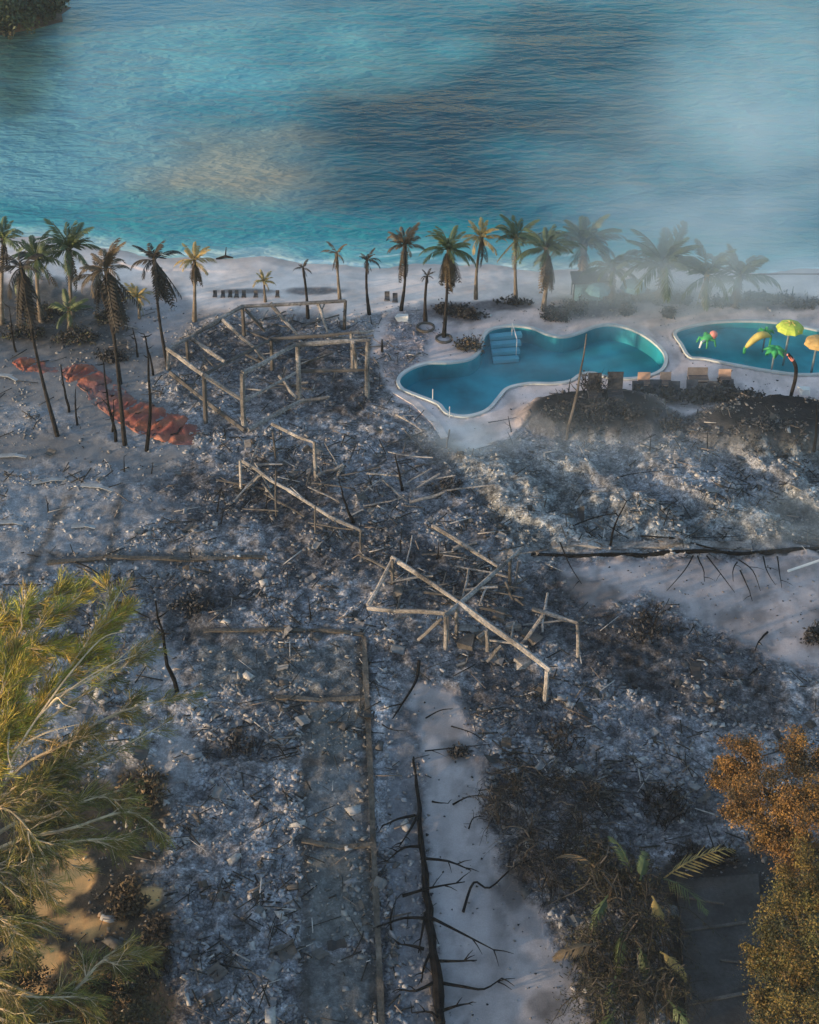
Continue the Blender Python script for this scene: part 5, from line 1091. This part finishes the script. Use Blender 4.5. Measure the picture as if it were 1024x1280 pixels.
# yellowing frond arching over the black shrub
r = empty("yellowing_frond", G(835, 1105)); tag(r, "yellow-green palm frond arching over the black shrub", "palm frond")
o = bpy.data.objects.new("frond", frond_mesh(2.9, 1.3, 'gold', 77, .5, 18, .5)); col.objects.link(o); o.parent = r; o.rotation_euler = (0, -.75, .25); o.location = (-.2, 0, .3)
o = bpy.data.objects.new("frond", frond_mesh(2.2, 1.5, 'green', 78, .5, 16, .5)); col.objects.link(o); o.parent = r; o.rotation_euler = (0, -.6, -.9); o.location = (-.2, 0, .3)

# ------------------------------------------------------------------ wooded headland across the water, top left
def far_tree(label, x, y, h, rr, seed):
    random.seed(seed); root = empty("headland_tree", (x, y, SEA+.2)); tag(root, label, "tree", "trees on the headland")
    b = MB(); b.tube([(x, y, SEA), (x+.1, y, h*.6)], [.25, .12], 6); b.build("trunk", M['barkd'], root); nl_ = 5200; k = 26
    cc = np.array([(x, y, h*.62)])+rng.normal(0, 1, (k, 3))*np.array((rr*.5, rr*.5, h*.2)); ci = rng.integers(0, k, nl_); ctr = cc[ci]+rng.normal(0, 1, (nl_, 3))*rr*.2
    ctr[:, 2] = np.maximum(ctr[:, 2], SEA+.3)
    d = rng.normal(0, 1, (nl_, 3)); q = np.cross(d, rng.normal(0, 1, (nl_, 3))); d /= np.linalg.norm(d, axis=1, keepdims=True); q /= np.linalg.norm(q, axis=1, keepdims=True)
    V = np.stack([ctr-d*.2, ctr+q*.11, ctr+d*.2, ctr-q*.11], 1).reshape(-1, 3); pc = np.array([(.04, .055, .025), (.06, .075, .03), (.03, .04, .022)])[rng.integers(0, 3, k)][ci]*rng.uniform(.7, 1.3, (nl_, 1))
    o = bpy.data.objects.new("crown", np_mesh("crown", V, np.arange(nl_*4).reshape(-1, 4), M['leaf'], np.repeat(pc, 4, 0))); col.objects.link(o); o.parent = root; o.matrix_parent_inverse = PINV[root.name]
for i, (px, py, h, rr) in enumerate([(-12, 58, 3.6, 2.0), (14, 44, 2.8, 1.7), (40, 34, 2.4, 1.6), (66, 24, 2.2, 1.6), (-20, 25, 4.0, 2.4), (30, 8, 3, 2.2)]):
    p = PZ(px, py, SEA); far_tree(["waterside tree at the very left edge of the far headland", "second waterside tree from the left on the far headland", "third waterside tree from the left on the far headland", "rightmost waterside tree at the tip of the far headland", "tall rear tree at the left of the far headland", "rear tree behind the middle of the far headland"][i], p.x, p.y, h, rr, 100+i)
c = PZ(-25, 18, SEA); b = MB(); n = 20
b.add([(c.x+8.5*math.cos(6.283*k/n)*(1+.15*math.sin(k*2.1)), c.y+7*math.sin(6.283*k/n), SEA-.3) for k in range(n)]+[(c.x+6*math.cos(6.283*k/n)*(1+.15*math.sin(k*2.1)), c.y+5*math.sin(6.283*k/n), SEA+.35) for k in range(n)], [(k, (k+1) % n, n+(k+1) % n, n+k) for k in range(n)]+[tuple(range(n, 2*n))])
tag(b.build("headland", M['barkd']), kind="structure")

# ------------------------------------------------------------------ air: thin haze box and the smoke drifting from the pools to the sea
def vol_mat(name, color, density):
    m = bpy.data.materials.new(name); m.use_nodes = True; n = m.node_tree.nodes; l = m.node_tree.links; n.remove(n["Principled BSDF"])
    v = n.new("ShaderNodeVolumePrincipled"); v.inputs["Color"].default_value = (*color, 1); v.inputs["Density"].default_value = density; v.inputs["Anisotropy"].default_value = 0.1
    l.new(v.outputs[0], n["Material Output"].inputs["Volume"]); return m, v, n, l
hm, *_ = vol_mat("haze_air", (0.80, 0.90, 1.0), 0.00025)
b = MB(); b.box((0, 0, 19.0), (5800, 5800, 51.0)); tag(b.build("haze", hm), kind="stuff")
sm, v, n, l = vol_mat("smoke_air", (0.66, 0.83, 1.0), 0.0)
tc = n.new("ShaderNodeTexCoord"); mp = n.new("ShaderNodeMapping"); mp.inputs["Scale"].default_value = (1, 1, 1); l.new(tc.outputs["Object"], mp.inputs[0])
nz = n.new("ShaderNodeTexNoise"); nz.inputs["Scale"].default_value = 2.2; nz.inputs["Detail"].default_value = 4; nz.inputs["Distortion"].default_value = .6; l.new(mp.outputs[0], nz.inputs["Vector"])
ln = n.new("ShaderNodeVectorMath"); ln.operation = 'LENGTH'; l.new(tc.outputs["Object"], ln.inputs[0])
fo = n.new("ShaderNodeMapRange"); fo.inputs[1].default_value = 1.0; fo.inputs[2].default_value = .25; fo.inputs[3].default_value = 0; fo.inputs[4].default_value = 1; l.new(ln.outputs["Value"], fo.inputs[0])
nr_ = n.new("ShaderNodeMapRange"); nr_.inputs[1].default_value = .38; nr_.inputs[2].default_value = .68; nr_.inputs[3].default_value = .12; nr_.inputs[4].default_value = 1.5; l.new(nz.outputs["Fac"], nr_.inputs[0])
mu = n.new("ShaderNodeMath"); mu.operation = 'MULTIPLY'; l.new(fo.outputs[0], mu.inputs[0]); l.new(nr_.outputs[0], mu.inputs[1])
oi = n.new("ShaderNodeObjectInfo"); m2 = n.new("ShaderNodeMath"); m2.operation = 'MULTIPLY'; l.new(mu.outputs[0], m2.inputs[0]); l.new(oi.outputs["Alpha"], m2.inputs[1]); l.new(m2.outputs[0], v.inputs["Density"])
def smoke(px, py, z, sx, sy, sz, dens, rx=0, rz=0):
    c = PZ(px, py, z); b = MB(); V, Fc = _ico(); b.add([tuple(q*1.26) for q in V], [tuple(q) for q in Fc]); o = b.build("smoke", sm); o.location = c; o.scale = (sx, sy, sz); o.rotation_euler = (rx, 0, rz); o.color = (1, 1, 1, dens); tag(o, kind="stuff")
smoke(880, 340, 3.0, 12.5, 5.5, 5.2, 0.15)
smoke(745, 350, 2.2, 5, 3.5, 3.6, 0.09)
smoke(900, 235, 8.0, 13, 9, 8, 0.040, rz=.2)
smoke(985, 120, 9.0, 10, 10, 8, 0.035)
smoke(800, 545, 1.6, 13, 4.5, 3.0, 0.022)
smoke(660, 450, 1.0, 7, 3.5, 2.0, 0.02)
smoke(585, 552, .8, 3.4, 2.2, 1.4, 0.17)
smoke(690, 548, .8, 8, 2.4, 1.3, 0.06)
smoke(1010, 655, 1.0, 4.5, 2.6, 1.8, 0.09)
